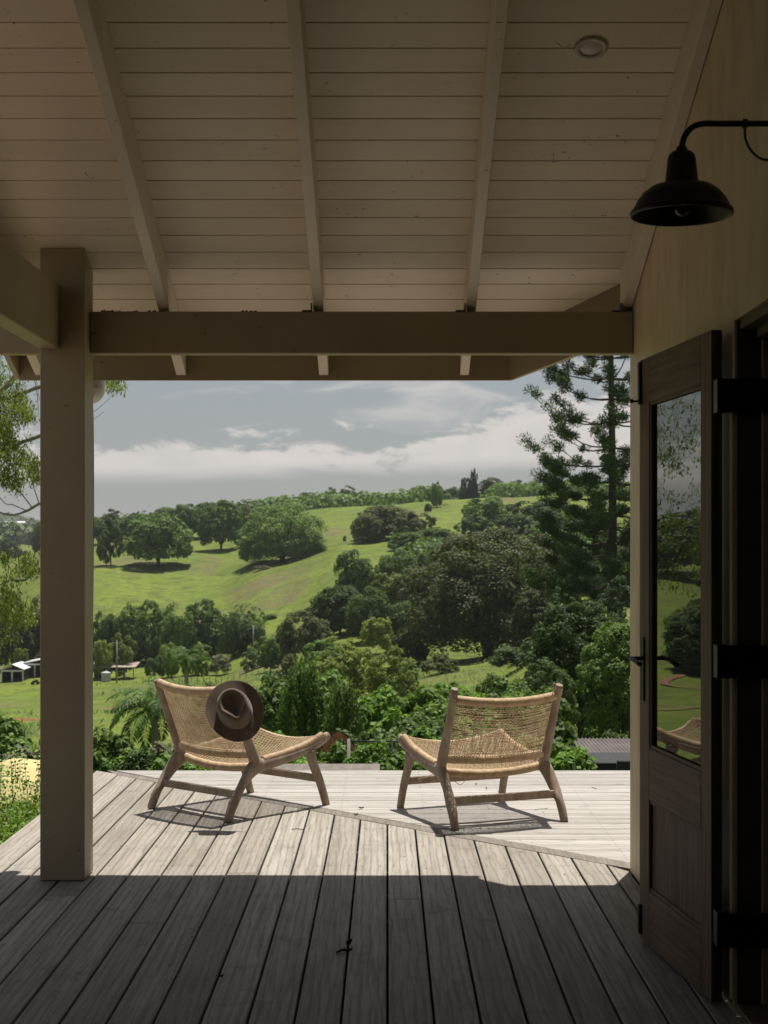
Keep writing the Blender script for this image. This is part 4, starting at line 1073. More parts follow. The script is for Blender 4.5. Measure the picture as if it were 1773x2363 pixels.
# valley tree line
G = 'dark tree line along the valley floor'
tree('tall', 222, 60, 1322, 318, 'leftmost dark tree of the valley tree line beside the post', 'dark', G)
tree('tall', 262, 76, 1304, 322, 'second dark tree from the post in the valley tree line', 'dark', G)
tree('tall', 318, 90, 1296, 325, 'broad dark tree in the valley tree line behind the farm shed', 'mid', G)
tree('tall', 385, 80, 1303, 322, 'dark tree in the valley tree line left of its tallest crown', 'mid', G)
tree('tall', 438, 90, 1294, 326, 'tallest rounded crown of the valley tree line', 'mid', G)
tree('tall', 505, 66, 1322, 318, 'lower crown right of the tallest one in the valley tree line', 'mid', G)
tree('tall', 545, 60, 1338, 316, 'last dark tree of the line by the white power pole', 'dark', G)
tree('dome', 584, 30, 1334, 345, 'narrow dark tree standing just right of the valley tree line', 'dark')
tree('loose', 222, 56, 1380, 300, 'pale green bushy tree behind the low rusty shed, beside the post', 'light')
tree('loose', 268, 66, 1370, 303, 'pale green bushy tree behind the low rusty shed, right one', 'light')
tree('tall', 364, 48, 1388, 296, 'pale grey green sapling in front of the dark tree line', 'light')
tree('low', 425, 62, 1396, 298, 'light green bush at the foot of the dark tree line', 'light', cat='bush')
tree('low', 478, 46, 1412, 298, 'greyish bush at the foot of the dark tree line', 'grey', cat='bush')
tree('low', 336, 40, 1414, 292, 'small green bush between the sheds and the sapling', 'mid', cat='bush')
for (k_, cx_, w_, t_, d_, mt_, lb_) in (
 ('dome', 700, 90, 1300, 290, 'dark', 'dark tree filling the slope left of the gully'),
 ('spread', 905, 100, 1240, 285, 'olive', 'olive crown merging with the upper left of the fig'),
 ('dome', 880, 90, 1300, 250, 'mid', 'green tree between the gully and the fig'),
 ('low', 700, 90, 1385, 230, 'mid', 'bushy tree at the lower end of the gully'),
 ('dome', 1000, 110, 1160, 330, 'mid', 'round tree just above the left side of the fig'),
 ('dome', 940, 90, 1180, 340, 'dark', 'dark round tree above the gully beside the fig'),
 ('spread', 1150, 120, 1150, 300, 'fig', 'dull crown behind the upper right of the fig'),
 ('dome', 1230, 110, 1180, 280, 'dark', 'dark tree behind the middle of the tall pine'),
 ('dome', 1330, 110, 1170, 260, 'dark', 'dark tree right of the pine trunk on the slope'),
 ('spread', 1180, 140, 1260, 160, 'fig', 'dull spreading crown between the fig and the pine')):
    tree(k_, cx_, w_, t_, d_, lb_, mt_)
for (k_, cx_, w_, t_, d_, mt_, lb_) in (
 ('low', 950, 80, 1415, 180, 'olive', 'olive bush under the left side of the fig'),
 ('low', 1120, 120, 1395, 150, 'dark', 'dark bush under the right side of the fig'),
 ('low', 870, 70, 1425, 160, 'mid', 'green bush below the left edge of the fig'),
 ('low', 1180, 110, 1380, 120, 'dark', 'dark shrub mass beside the fig trunk'),
 ('low', 1060, 90, 1465, 85, 'mid', 'green shrub on the rough grass below the fig'),
 ('low', 950, 100, 1468, 90, 'fresh', 'bright shrub on the rough grass left of the fig trunk'),
 ('broad', 700, 120, 1455, 70, 'mid', 'green bush below the rounded yellow green tree'),
 ('low', 620, 70, 1420, 200, 'olive', 'dull shrub at the right end of the paddock fence'),
 ('broad', 1130, 120, 1520, 34, 'mid', 'leafy bush behind the right post of the right chair'),
 ('broad', 392, 70, 1636, 11.6, 'fresh', 'leafy sprigs rising over the deck edge below the left chair back'),
 ('broad', 520, 80, 1646, 11.3, 'fresh', 'leafy sprigs over the deck edge seen under the left chair seat'),
 ('broad', 842, 70, 1646, 11.8, 'mid', 'leafy sprigs over the deck edge midway between the chairs'),
 ('broad', 1228, 60, 1634, 11.5, 'fresh', 'leafy sprigs over the deck edge right of the right chair'),
 ('low', 765, 110, 1500, 60, 'light', 'pale green shrub mass right of the weeping trees'),
 ('low', 690, 120, 1470, 75, 'light', 'broad pale green shrub mass behind the weeping trees')):
    tree(k_, cx_, w_, t_, d_, lb_, mt_, None, 'bush', 'bush')
tree('loose', 585, 70, 1372, 268, 'green tree filling the dip right of the white power pole', 'mid'); tree('low', 548, 54, 1402, 285, 'low green bush at the foot of the white power pole', 'mid', cat='bush')
# left of the post
tree('tall', 28, 100, 1296, 330, 'dark valley tree at the far left edge of the view', 'dark')
tree('tall', 95, 80, 1290, 335, 'dark valley tree half behind the post on its left', 'dark')
tree('tall', -60, 120, 1290, 325, 'dark valley tree outside the left edge', 'dark')
tree('tall', 92, 46, 1126, 640, 'tall dark tree touching the left side of the post on the far hill', 'dark')
tree('loose', 46, 34, 1398, 316, 'pale round bush behind the white shed', 'light')
tree('loose', 88, 30, 1406, 318, 'pale bush between the white shed and the post', 'mid')
for i, (cx_, w_, t_, d_) in enumerate(((8, 40, 1160, 900), (30, 36, 1172, 860), (46, 14, 1188, 760), (55, 12, 1190, 760))):
    tree('low', cx_, w_, t_, d_, ['grey green hedge on the distant left field edge', 'rounded scrub right of the hedge on the distant left field', 'left one of two small dark bushes on the distant left field', 'right one of two small dark bushes on the distant left field'][i], 'dark', cat='bush')
# trees out to the left, mirrored in the door glass
for i, (X, Y, w, h, k, mt, lb) in enumerate((
    (-185, 300, 34, 22, 'spread', 'dark', 'broad dark tree out to the left, mirrored in the door glass'),
    (-150, 320, 26, 18, 'dome', 'dark', 'dense round tree out to the left, mirrored in the door glass'),
    (-215, 330, 30, 24, 'dome', 'dark', 'tall dense tree out to the far left'),
    (-172, 235, 15, 10, 'loose', 'mid', 'lighter tree in the left valley, mirrored in the door glass'),
    (-62, 110, 5, 6.5, 'tall', 'dark', 'small dark tree in the left paddock, mirrored in the door glass'),
    (-250, 480, 60, 30, 'spread', 'dark', 'wide dark tree high on the left slope'), (-330, 520, 70, 30, 'dome', 'dark', 'dense dark tree high on the left slope'),
    (-290, 600, 80, 34, 'spread', 'mid', 'far wide tree on the left slope'))):
    place(P_[k][0], (X, Y, float(terr(X, Y))), w, h, i*1.1, lb, 'tree', None, mt)

for i, (X, Y, w, h, k, mt) in enumerate(((48, 210, 24, 17, 'spread', 'mid'), (62, 180, 20, 15, 'dome', 'dark'), (70, 240, 26, 18, 'dome', 'olive'), (95, 330, 30, 20, 'spread', 'mid'), (120, 300, 28, 18, 'dome', 'dark'), (30, 95, 12, 11, 'loose', 'mid'), (42, 110, 14, 12, 'dome', 'dark'), (24, 62, 9, 9, 'loose', 'mid'), (130, 460, 30, 18, 'spread', 'dark'), (170, 480, 32, 20, 'dome', 'mid'))):
    place(P_[k][0], (X, Y, float(terr(X, Y))), w, h, i*1.7, ['wide green tree below the ridge on the right slope', 'dark domed tree low on the right slope', 'dull olive domed tree on the right slope', 'tall wide green tree further up the right slope', 'dark domed tree at the far right of the slope', 'loose green tree nearest the pine on its right', 'dark round tree beside the loose green one right of the pine', 'small loose tree close to the garden at right', 'dark spreading tree high on the right hill', 'green domed tree highest on the right hill'][i], 'tree', 'trees behind the house corner', mt)
for (X, Y, w, h, lb) in ((-24, 42, 9, 17, 'slender gum out to the left, mirrored in the door glass'), (-30, 56, 11, 20, 'second slender gum out to the left, mirrored in the door glass')):
    place(P_['gum'][0], (X, Y, float(terr(X, Y))), w, h, X, lb, 'tree', None, 'gum')
tp = smooth_path([(-150, 330), (-128, 300), (-118, 272), (-128, 250), (-122, 225), (-100, 205), (-70, 196)], 60); V = []; F = []
for i in range(60):
    t_ = tp[min(i+1, 59)]-tp[max(i-1, 0)]; t_ /= np.linalg.norm(t_); nn_ = np.array((-t_[1], t_[0]))*.9
    for k in (-1, 1): q_ = tp[i]+nn_*k; V.append((q_[0], q_[1], float(terr(q_[0], q_[1]))+.25))
F = [(2*i, 2*i+1, 2*i+3, 2*i+2) for i in range(59)]
tag(obj('path', V, F, plain('red_earth_track', (.24, .12, .07), .9)), kind='structure')
# ------------------------------------------------------------------ far woods
def woods(name, pts, rad, hgt, q, size, mat, label, seed):
    r = np.random.default_rng(seed); n = len(pts)
    c = np.repeat(np.array([(x, y, float(terr(x, y))) for x, y in pts]), q, 0); R_ = np.repeat(r.uniform(.7, 1.3, n), q)
    u = unit(n*q, r); u[:, 2] = np.abs(u[:, 2]); P = c+u*np.stack([R_*rad, R_*rad, R_*hgt], -1)
    nn = u+unit(n*q, r)*.6; nn /= np.linalg.norm(nn, axis=1)[:, None]
    V, F = quads(P, nn, unit(n*q, r), size*r.uniform(.6, 1.2, n*q), size*r.uniform(.6, 1.2, n*q))
    tag(obj(name, V, F, LM[mat]), label, 'woods', kind='stuff')
r = np.random.default_rng(4)
pts = [(a*y, y) for a, y in zip(r.uniform(-.42, -.19, 1500), r.uniform(1250, 2750, 1500))]
woods('far_woods', [p for p in pts if not (-.262 < p[0]/p[1] < -.232 and 1500 < p[1] < 1900)], 16, 14, 34, 3.6, 'far', 'hazy wooded hills on the horizon left of the post', 1)
pts = [(a*y, y) for a, y in zip(r.uniform(-.085, .18, 420), r.uniform(690, 800, 420))]
def ridge(x):  # keep the bright crest of pasture free
    a = x[0]/x[1]; return not (.035 < a < .075 and x[1] < 735)
woods('ridge_scrub', [p for p in pts if ridge(p)], 7, 6.0, 60, 1.1, 'mid', 'low scrub running along the skyline ridge', 2)
pts = [(a*y, y) for a, y in zip(r.uniform(-.20, -.085, 120), r.uniform(590, 680, 120))]
woods('ridge_scrub', pts, 7, 6, 60, 1.2, 'dark', 'dark scrub along the left end of the skyline', 3)
pts = [(a*y, y) for a, y in zip(r.uniform(-.20, -.09, 60), r.uniform(322, 345, 60))]
woods('undergrowth', pts, 4, 5, 90, .5, 'dark', 'dark undergrowth below the valley tree line', 9)
pts = [(a*y, y) for a, y in zip(r.uniform(.02, .16, 110), r.uniform(330, 400, 110))]
woods('undergrowth', pts, 6, 5, 70, .7, 'dark', 'dark undergrowth on the slope behind the big fig', 10)

# ------------------------------------------------------------------ big fig
def big_tree(name, cx, w, top, dist, seed, lobes, leaves, size, mat, label, z0, bark='bark', flat=.25, lr=(.07, .14), elong=1, droop=0, r0=.03, shell=.82, sub=6, base_up=0.0, sq=1, skirt=.6):
    X = (cx*DS-VX)/FPX*dist; wid = w*DS/FPX*dist; gz = float(terr(X, dist))+base_up; tz = EYE-(top*DS-VY)/FPX*dist
    asp = max(1.0, (tz-gz)/wid); V, F = crown(seed, int(lobes*asp**.7), leaves, size, z0, sq, lr, shell, .3, droop, flat, elong, sub, skirt, asp)
    V[:, 2] = V[:, 2].reshape(-1, 4).mean(1).repeat(4)+(V[:, 2]-V[:, 2].reshape(-1, 4).mean(1).repeat(4))/asp
    p = Proto(name, (V, F), mat, limbs(seed, z0+.1, 9, r0, .38, .8), bark)
    return place(p, (X, dist, gz), wid, (tz-gz)/.97, seed, label, 'tree', None, mat)
big_tree('tree', 612, 196, 1089, 452, 120, 150, 52000, .0085, 'mid', 'huge dense domed tree clump alone on the open hillside left of centre', -.02, flat=.49, lr=(.08, .16), skirt=.95)
big_tree('fig_tree', 1055, 385, 1152, 212, 101, 190, 80000, .0072, 'fig', 'huge dark spreading fig tree filling the slope right of centre', .02, flat=.49, skirt=.8)
big_tree('tree', 905, 70, 1290, 225, 111, 30, 8000, .016, 'fig', 'lower left shoulder crown beside the huge fig', .05)
# light mid-ground trees
big_tree('tree', 745, 156, 1372, 150, 102, 70, 26000, .0115, 'light', 'rounded yellow green tree in the middle of the garden edge', .06)
big_tree('tree', 845, 130, 1398, 135, 103, 60, 20000, .0125, 'light', 'wispy yellow green tree right of the rounded one', .10)
# dense trees at right
big_tree('tree', 1255, 240, 1288, 62, 104, 130, 60000, .0098, 'dark', 'tall dense dark green tree mass before the pine at right', .02, lr=(.09, .17))
big_tree('tree', 1340, 200, 1328, 48, 105, 120, 56000, .0105, 'mid', 'lighter leafy tree against the house corner at right', .02, lr=(.08, .15), elong=1.15)
big_tree('tree', 1175, 150, 1420, 58, 106, 60, 26000, .011, 'dark', 'dark green tree below the fig, left of the dense mass', .02, lr=(.10, .18))
big_tree('tree', 1215, 90, 1240, 75, 107, 40, 14000, .013, 'pine', 'shadowy dark tree rising behind the dense mass beside the pine trunk', .02)
big_tree('tree', 1330, 110, 1230, 80, 108, 40, 14000, .013, 'pine', 'shadowy dark tree right of the pine trunk', .02)

# ------------------------------------------------------------------ hoop pine
def hoop_pine():
    D = 112.0; X = (1411-VX)/FPX*D; gz = float(terr(X, D)); tz = EYE+24.0; Ht = tz-gz
    root = empty('hoop_pine', (X, D, gz), 0, 'tall hoop pine with whorled branches and tufted ends beside the house corner', 'tree')
    n = 30; t = np.linspace(0, 1, n); P = np.stack([.10*np.sin(t*5), .0*t, t*Ht], -1)
    MB().tube(P, np.interp(t, [0, 1], [.42, .10]), 10, (0, 1, 0)).build('trunk', M['bark'], root, True)
    r = np.random.default_rng(12); br = MB(); C = []; S = []
    z = Ht*.16
    while z < Ht-.3:
        f = (z/Ht); Lb = np.interp(f, [.1, .4, .6, .7, .85, 1], [6.0, 6.4, 6.3, 5.2, 4.0, .8]); nb = 6; a0 = r.uniform(0, 6.28)
        for q in range(nb):
            a = a0+q*2*math.pi/nb+r.normal(0, .18); L_ = Lb*r.uniform(.78, 1.08); rise = np.interp(f, [0, .5, 1], [-.16, .10, .5])+r.normal(0, .04)
            p3 = []
            for s in np.linspace(0, 1, 7):
                p3.append((math.cos(a)*L_*s, math.sin(a)*L_*s, z+L_*(rise*s-.24*s*(1-s)*1.3+.20*s**3)+r.normal(0, .03)))
            br.tube(p3, np.linspace(.075, .018, 7), 5, (0, 0, 1))
            p3 = np.array(p3)
            nt = int(1+L_*.62+6*(f < .42))
            for s in np.concatenate([r.uniform(.45, 1.0, nt), [.93, 1.0]]):
                i = s*6; k = min(int(i), 5); c = p3[k]*(1-(i-k))+p3[k+1]*(i-k)
                side = r.normal(0, .30*(.35+.65*s)); c = c+np.array((-math.sin(a)*side, math.cos(a)*side, r.normal(.12, .08)))
                C.append(c); S.append(r.uniform(.46, .70)*(.75+.3*s))
                if abs(side) > .3: br.tube([p3[k], c], .014, 3, (0, 0, 1))
        z += np.interp(f, [0, .4, .5, 1], [1.0, 1.1, 1.65, 1.1])*r.uniform(.85, 1.15)
    br.build('branches', M['bark'], root, True)
    C = np.array(C); S = np.array(S); q = 150; c = np.repeat(C, q, 0); s = np.repeat(S, q)
    u = unit(len(c), r); P = c+u*(s*r.uniform(.3, 1.0, len(c)))[:, None]*np.array((1.05, 1.05, .8))
    nn = unit(len(c), r); V, F = quads(P, nn, u+np.array((0, 0, .4)), 0.036*r.uniform(.7, 1.3, len(c)), .125*r.uniform(.7, 1.3, len(c)))
    obj('foliage', V, F, LM['pine'], root)
hoop_pine()

# ------------------------------------------------------------------ gum tree by the verandah
def gum():
    D = 30.0; px0 = 186; X = (px0-VX)/FPX*D; gz = float(terr(X, D))
    root = empty('gum_tree', (X, D, gz), 0, 'pale limbed gum tree with its trunk behind the left post and leafy branches reaching out', 'tree')
    tr = MB(); loc = Vector((X, D, gz))
    def q(px, py, d=D): return np.array(at(px, py, d)-loc)
    path = [q(176, 2050), q(184, 1600), q(190, 1313), q(192, 1000), q(188, 800), q(196, 500), q(180, 100), q(190, -300)]
    path[0][2] = -.2
    tr.tube(smooth_path(path, 30), np.linspace(.25, .16, 30), 12, (0, 1, 0)).build('trunk', M['bark'], root, True)
    r = np.random.default_rng(8); br = MB(); C = []
    def limb(pts, r0, r1=.008):
        P = smooth_path(pts, 18); br.tube(P, np.linspace(r0, r1, 18), 7, (0, 1, .2)); return P
    def cluster(px, py, n, sp, d=D):
        for _ in range(n): C.append(q(px+r.normal(0, sp), py+r.normal(0, sp), d+r.normal(0, .5)))
    limb([q(190, 640), q(130, 780), q(60, 840), q(0, 905), q(-90, 940), q(-220, 960)], .085, .03)
    limb([q(170, 868), q(90, 893), q(20, 918), q(-60, 925), q(-180, 960)], .055, .02)
    limb([q(190, 960), q(92, 1006), q(40, 1025), q(-10, 1055), q(-120, 1090)], .05, .02)
    limb([q(190, 1110), q(92, 1162), q(60, 1180), q(20, 1188), q(-50, 1170), q(-160, 1180)], .035, .01)
    limb([q(75, 1172), q(50, 1140), q(20, 1110), q(0, 1080)], .014)
    limb([q(90, 1160), q(70, 1100), q(50, 1040)], .012)
    limb([q(60, 1178), q(30, 1165), q(10, 1160), q(-20, 1120)], .012)
    limb([q(190, 1300), q(92, 1310), q(60, 1338), q(25, 1338), q(0, 1350), q(-80, 1370)], .03, .012)
    limb([q(60, 1338), q(70, 1320), q(84, 1300)], .012)
    for (a, b) in (((60, 800), (92, 925)), ((48, 835), (92, 870)), ((70, 840), (90, 960)), ((40, 850), (44, 905)), ((62, 850), (30, 910)), ((20, 900), (60, 980)), ((-20, 900), (20, 1000))):
        limb([q(*a), q((a[0]+b[0])/2+4, (a[1]+b[1])/2-6), q(*b)], .012, .004)
    limb([q(190, 780), q(225, 830), q(262, 884)], .012, .004); limb([q(196, 960), q(224, 945), q(268, 905)], .010, .003); limb([q(198, 980), q(220, 965), q(240, 950)], .008, .003)
    br.build('branches', M['bark_pale'], root, True)
    for (px, py, n, sp) in ((5, 890, 30, 20), (40, 935, 34, 16), (20, 985, 46, 20), (62, 960, 16, 10), (10, 1040, 46, 18), (50, 1060, 26, 13), (-40, 960, 60, 36), (75, 1085, 20, 11), (40, 1115, 18, 12), (8, 1095, 20, 16), (85, 1105, 10, 6),
                            (64, 1300, 20, 10), (76, 1318, 10, 6), (8, 1296, 12, 8), (30, 1330, 7, 8), (-60, 1100, 40, 30), (-120, 1020, 90, 50), (-90, 880, 70, 50), (-160, 1350, 40, 30),
                            (258, 884, 9, 7), (276, 892, 5, 4), (15, 1390, 50, 18), (-30, 1450, 60, 30), (60, 1425, 24, 14), (-250, 1000, 110, 80), (-300, 1250, 70, 60)):
        cluster(px, py, n, sp)
    for _ in range(260):   # the part of the crown above the view
        C.append(q(r.uniform(-420, 620), r.uniform(-900, 560), D+r.normal(0, 3.0)))
    C = np.array(C); k = 30; c = np.repeat(C, k, 0); u = unit(len(c), r)
    P = c+u*(.19*r.random(len(c))**.5)[:, None]
    V, F = quads(P, unit(len(c), r)+np.array((0, -.3, .4)), unit(len(c), r)*.5+np.array((0, 0, -1)), .012*r.uniform(.7, 1.4, len(c)), .042*r.uniform(.7, 1.3, len(c)))
    obj('foliage', V, F, LM['gum'], root)
gum()

# ------------------------------------------------------------------ palms
def palm(cx, base_py, top_py, D, label, frond_len, n, seed, trunk_r=.11, gap=1):
    px = cx*DS; r = np.random.default_rng(seed); X = (px-VX)/FPX*D; gz = float(terr(X, D)); zt = EYE-(top_py*DS-VY)/FPX*D
    root = empty('palm_tree', (X, D, gz), 0, label, 'palm'); h = zt-gz
    t = np.linspace(0, 1, 14); MB().tube(np.stack([.05*np.sin(t*3), 0*t, t*h], -1), trunk_r*(1.15-.25*t)+.006*(np.arange(14) % 2), 10, (0, 1, 0)).build('trunk', M['bark_pale'], root, True)
    MB().tube([(.02, 0, h-.05), (.02, 0, h+.35*frond_len*.4)], [trunk_r*.95, trunk_r*.5], 10, (0, 1, 0)).build('crownshaft', M['palm_sheath'], root, True)
    for i in range(n):
        a = 2*math.pi*i/n*2.618+r.normal(0, .1); e = R(np.interp(i/n, [0, 1], [78, -8]))+r.normal(0, .05); L_ = frond_len*r.uniform(.85, 1.1)
        m_ = 16; p = np.array((.02, 0, h+.1)); P = [p]; ang = e
        for s in range(m_):
            p = p+np.array((math.cos(a)*math.cos(ang), math.sin(a)*math.cos(ang), math.sin(ang)))*L_/m_; P.append(p); ang -= R(6.4)+R(1.8)*s/m_
        P = np.array(P); mb = MB(); mb.tube(P, np.linspace(.018, .004, m_+1), 4, (0, 0, 1))
        T = np.gradient(P, axis=0); T /= np.linalg.norm(T, axis=1)[:, None]; side = np.array((-math.sin(a), math.cos(a), 0))
        V = []; 
        for s in np.linspace(.12, 1, 44):
            k = s*m_; j = min(int(k), m_-1); c = P[j]*(1-(k-j))+P[j+1]*(k-j); tt = T[j]; ll = L_*.27*math.sin(math.pi*min(1, .14+.86*s))**.6*(1.15-.35*s)
            for sg in (-1, 1):
                d = side*sg*.82+tt*.62+np.array((0, 0, r.uniform(-.35, .25))); d /= np.linalg.norm(d)
                up_ = np.cross(d, tt); up_ /= np.linalg.norm(up_)+1e-9; w = np.cross(up_, d)*.020*L_/1.5
                tip = c+d*ll+np.array((0, 0, -ll*.28)); mid = c+d*ll*.5
                mb.add([c-w*.4, mid-w, tip, mid+w], [(0, 1, 2, 3)])
        o = obj('frond', mb.V, mb.F, LM['palm'], root)
M['palm_sheath'] = plain('palm_sheath', (.12, .16, .06), .6)
palm(333, 1650, 1545, 34, 'small feathery palm growing beyond the deck behind the left chair', 1.35, 20, 3, .075)
palm(402, 1440, 1432, 60, 'second palm partly hidden behind the top of the left chair', 1.25, 16, 4, .08)

# ------------------------------------------------------------------ weeping trees
def weeping(cx, w, top, base, D, label, seed, mat, n_str=460):
    X = (cx*DS-VX)/FPX*D; gz = float(terr(X, D)); zt = EYE-(top*DS-VY)/FPX*D; W_ = w*DS/FPX*D; h = zt-gz; r = np.random.default_rng(seed)
    root = empty('weeping_tree', (X, D, gz), 0, label, 'tree'); mb = MB()
    mb.tube(smooth_path([(0, 0, -.2), (.05, 0, h*.3), (-.04, 0, h*.55), (.02, 0, h*.8)], 12), np.linspace(.13, .05, 12), 8, (0, 1, 0))
    for i in range(9):
        a = i*2.4; q = W_*.36; z = h*(.45+.035*i); mb.tube(smooth_path([(0, 0, z), (math.cos(a)*q*.5, math.sin(a)*q*.5, z+h*.16), (math.cos(a)*q, math.sin(a)*q, z+h*.17)], 8), np.linspace(.05, .012, 8), 5, (0, 1, .1))
    mb.build('trunk', M['bark'], root, True)
    Ps = []; Us = []
    for i in range(n_str):
        u = unit(1, r)[0]; u[2] = abs(u[2]); rr = r.uniform(.5, 1)**.5
        s = np.array((u[0]*W_*.46*rr, u[1]*W_*.46*rr, h*(.60+.38*u[2]*rr))); L_ = h*r.uniform(.10, .34); out = np.array((u[0], u[1], 0))*.25
        m_ = 34; t = r.random(m_); P = s+np.outer(t*L_*.55, out)+np.outer(t**1.3*L_, np.array((0, 0, -1)))+r.normal(0, .045, (m_, 3)); Ps.append(P); Us.append(np.tile(out*.6+np.array((0, 0, -1)), (m_, 1)))
    P = np.vstack(Ps); U = np.vstack(Us)+unit(len(P), r)*.45
    V, F = quads(P, unit(len(P), r)+np.array((0, -.2, .3)), U, .014*r.uniform(.7, 1.3, len(P)), .065*r.uniform(.7, 1.3, len(P)))
    obj('foliage', V, F, LM[mat], root)
weeping(655, 110, 1402, 1640, 40, 'weeping bottlebrush tree with drooping leaves between the two chairs', 5, 'palm', 250)
weeping(742, 90, 1440, 1650, 38, 'second smaller weeping tree just right of the bottlebrush', 6, 'mid', 150)

# ------------------------------------------------------------------ garden bushes beyond the deck
GB = 'garden bushes on the slope beyond the deck'
bushes = [ # kind, cx, w, top, dist, mat, label
 ('broad', 905, 130, 1478, 46, 'fresh', 'lush broad leaved bush behind the gap between the chairs'),
 ('broad', 820, 110, 1492, 42, 'fresh', 'leafy bush below the wispy yellow green tree'),
 ('low', 1010, 120, 1470, 52, 'fresh', 'bright bush below the fig behind the right chair'),
 ('low', 960, 90, 1500, 40, 'mid', 'mid green bush left of the right chair back'),
 ('broad', 1090, 120, 1492, 40, 'fresh', 'broad leaved bush behind the right chair back'),
 ('low', 1140, 90, 1455, 48, 'mid', 'shrub at the foot of the dense dark trees'),
 ('broad', 975, 110, 1545, 27, 'fresh', 'sunny yellow green shrub just behind the right chair seat'),
 ('low', 880, 120, 1540, 30, 'dark', 'dark leafy shrub between the chairs near the wire fence'),
 ('low', 770, 100, 1560, 28, 'dark', 'dark shrub under the red fern fronds'),
 ('broad', 840, 100, 1590, 22, 'mid', 'mid green shrub behind the wire fence'),
 ('low', 690, 110, 1590, 27, 'mid', 'shrub under the weeping bottlebrush'),
 ('broad', 610, 90, 1575, 26, 'fresh', 'yellow green shrub right of the hat'),
 ('low', 575, 90, 1505, 44, 'mid', 'leafy shrub behind the hat brim'),
 ('low', 800, 62, 1622, 15, 'fresh', 'round fresh green bush just past the deck edge near the left chair foot'),
 ('broad', 655, 90, 1645, 15, 'fresh', 'low bright shrub touching the deck edge behind the left chair'),
 ('broad', 880, 80, 1648, 15, 'fresh', 'low bright shrub at the deck edge between the chairs'),
 ('broad', 960, 80, 1652, 15, 'mid', 'low shrub at the deck edge behind the right chair'),
 ('broad', 1205, 80, 1600, 17, 'fresh', 'bright yellow green shrub beside the tin roof'),
 ('low', 1235, 40, 1640, 15, 'fresh', 'small bright shrub at the deck edge right of the right chair'),
 ('broad', 1105, 110, 1560, 24, 'mid', 'mid green shrub seen through the right chair back'),
 ('low', 245, 90, 1595, 30, 'mid', 'low green shrub between post and palm'),
 ('broad', 215, 60, 1615, 26, 'fresh', 'ferny shrub beside the post'),
 ('low', 300, 60, 1635, 17, 'dark', 'dark low shrub left of the palm trunk'),
 ('broad', 375, 90, 1640, 15, 'fresh', 'bright low shrub at the deck edge below the palm'),
 ('broad', 450, 110, 1610, 20, 'mid', 'green shrub behind the left chair legs'),
 ('low', 390, 60, 1590, 28, 'grey', 'blue grey shrub right of the palm trunk'),
 ('broad', 520, 90, 1630, 18, 'fresh', 'low fresh shrub under the left chair seat line'),
 ('low', 740, 60, 1650, 14, 'mid', 'small green shrub by the grey timber step'),
 ('low', 10, 90, 1560, 32, 'mid', 'grey green shrub at the left edge above the yellow canvas'),
 ('low', 60, 50, 1600, 30, 'grey', 'grey twiggy shrub left of the post'),
 ('low', -80, 150, 1500, 34, 'mid', 'large shrub outside the left edge'),
 ('low', 600, 70, 1470, 95, 'mid', 'round shrub on the paddock edge above the hat'),
 ('low', 520, 60, 1478, 110, 'tuft', 'weedy clump on the paddock above the left chair'),
 ('low', 450, 40, 1487, 120, 'mid', 'dark weedy clump on the paddock above the left chair back'),
 ('low', 1330, 130, 1590, 46, 'mid', 'shrub behind the tin roof against the house corner'),
]
for k, cx_, w_, t_, d_, mt, lb in bushes: tree(k, cx_, w_, t_, d_, lb, mt, GB if d_ < 60 else None, 'bush', 'bush')
# arching red fern fronds
fr_ = empty('fern', at(740, 1730, 25), 0, 'reddish brown arching fern fronds between the chairs', 'fern')
rr_ = np.random.default_rng(2)
for (dx, lx, hz_, ph) in ((0, .55, .34, .2), (.05, -.35, .28, .1)):
    mb = MB(); t = np.linspace(0, 1, 16); P = np.stack([dx+lx*t, ph*t, hz_*1.25*np.sin(t*2.6)-.25*t], -1); mb.tube(P, np.linspace(.010, .003, 16), 4, (0, 1, 0))
    for i in range(2, 16):
        for s in (-1, 1):
            for f in (0, .5):
                c = P[i-1]*(1-f)+P[i]*f; tip = c+np.array((.06*np.sign(lx), s*.13, -.10-rr_.random()*.05)); w = np.array((.018, 0, .012)); mb.add([c, (c+tip)/2-w, tip, (c+tip)/2+w], [(0, 1, 2, 3)])
    obj('frond', mb.V, mb.F, LM['red'], fr_)
# weeds and undergrowth cover
def tufts(name, n, ylo, yhi, alo, ahi, hgt, wid, per, mat, label, seed, dens=None):
    r = np.random.default_rng(seed); y = ylo*(yhi/ylo)**r.random(n); a = r.uniform(alo, ahi, n); x = a*y
    if dens is not None: k = dens(x, y); x, y = x[k], y[k]
    n = len(x); z = terr(x, y); s = r.uniform(.5, 1.5, n); c = np.repeat(np.stack([x, y, z], -1), per, 0); ss_ = np.repeat(s, per)
    off = r.normal(0, 1, (len(c), 3))*np.array((wid, wid, 0)); h = ss_*hgt*r.uniform(.3, 1, len(c))
    P = c+off*ss_[:, None]; P[:, 2] += h*.5
    d = unit(len(c), r)*.35+np.array((0, 0, 1)); nn = unit(len(c), r)*.6+np.array((0, -.35, .75)); d = d+unit(len(c), r)*.5
    V, F = quads(P, nn/np.linalg.norm(nn, axis=1)[:, None], d, np.maximum(h*.14, .012), h*.55)
    tag(obj(name, V, F, LM[mat]), label, 'grass', kind='stuff')
tufts('undergrowth', 5200, 10.4, 60, -.42, .30, .55, .30, 9, 'fresh', 'leafy undergrowth covering the slope just beyond the deck', 31)
tufts('weeds', 4200, 60, 300, -.28, .10, .30, .55, 8, 'tuft', 'weedy grass tufts on the valley paddock', 32)
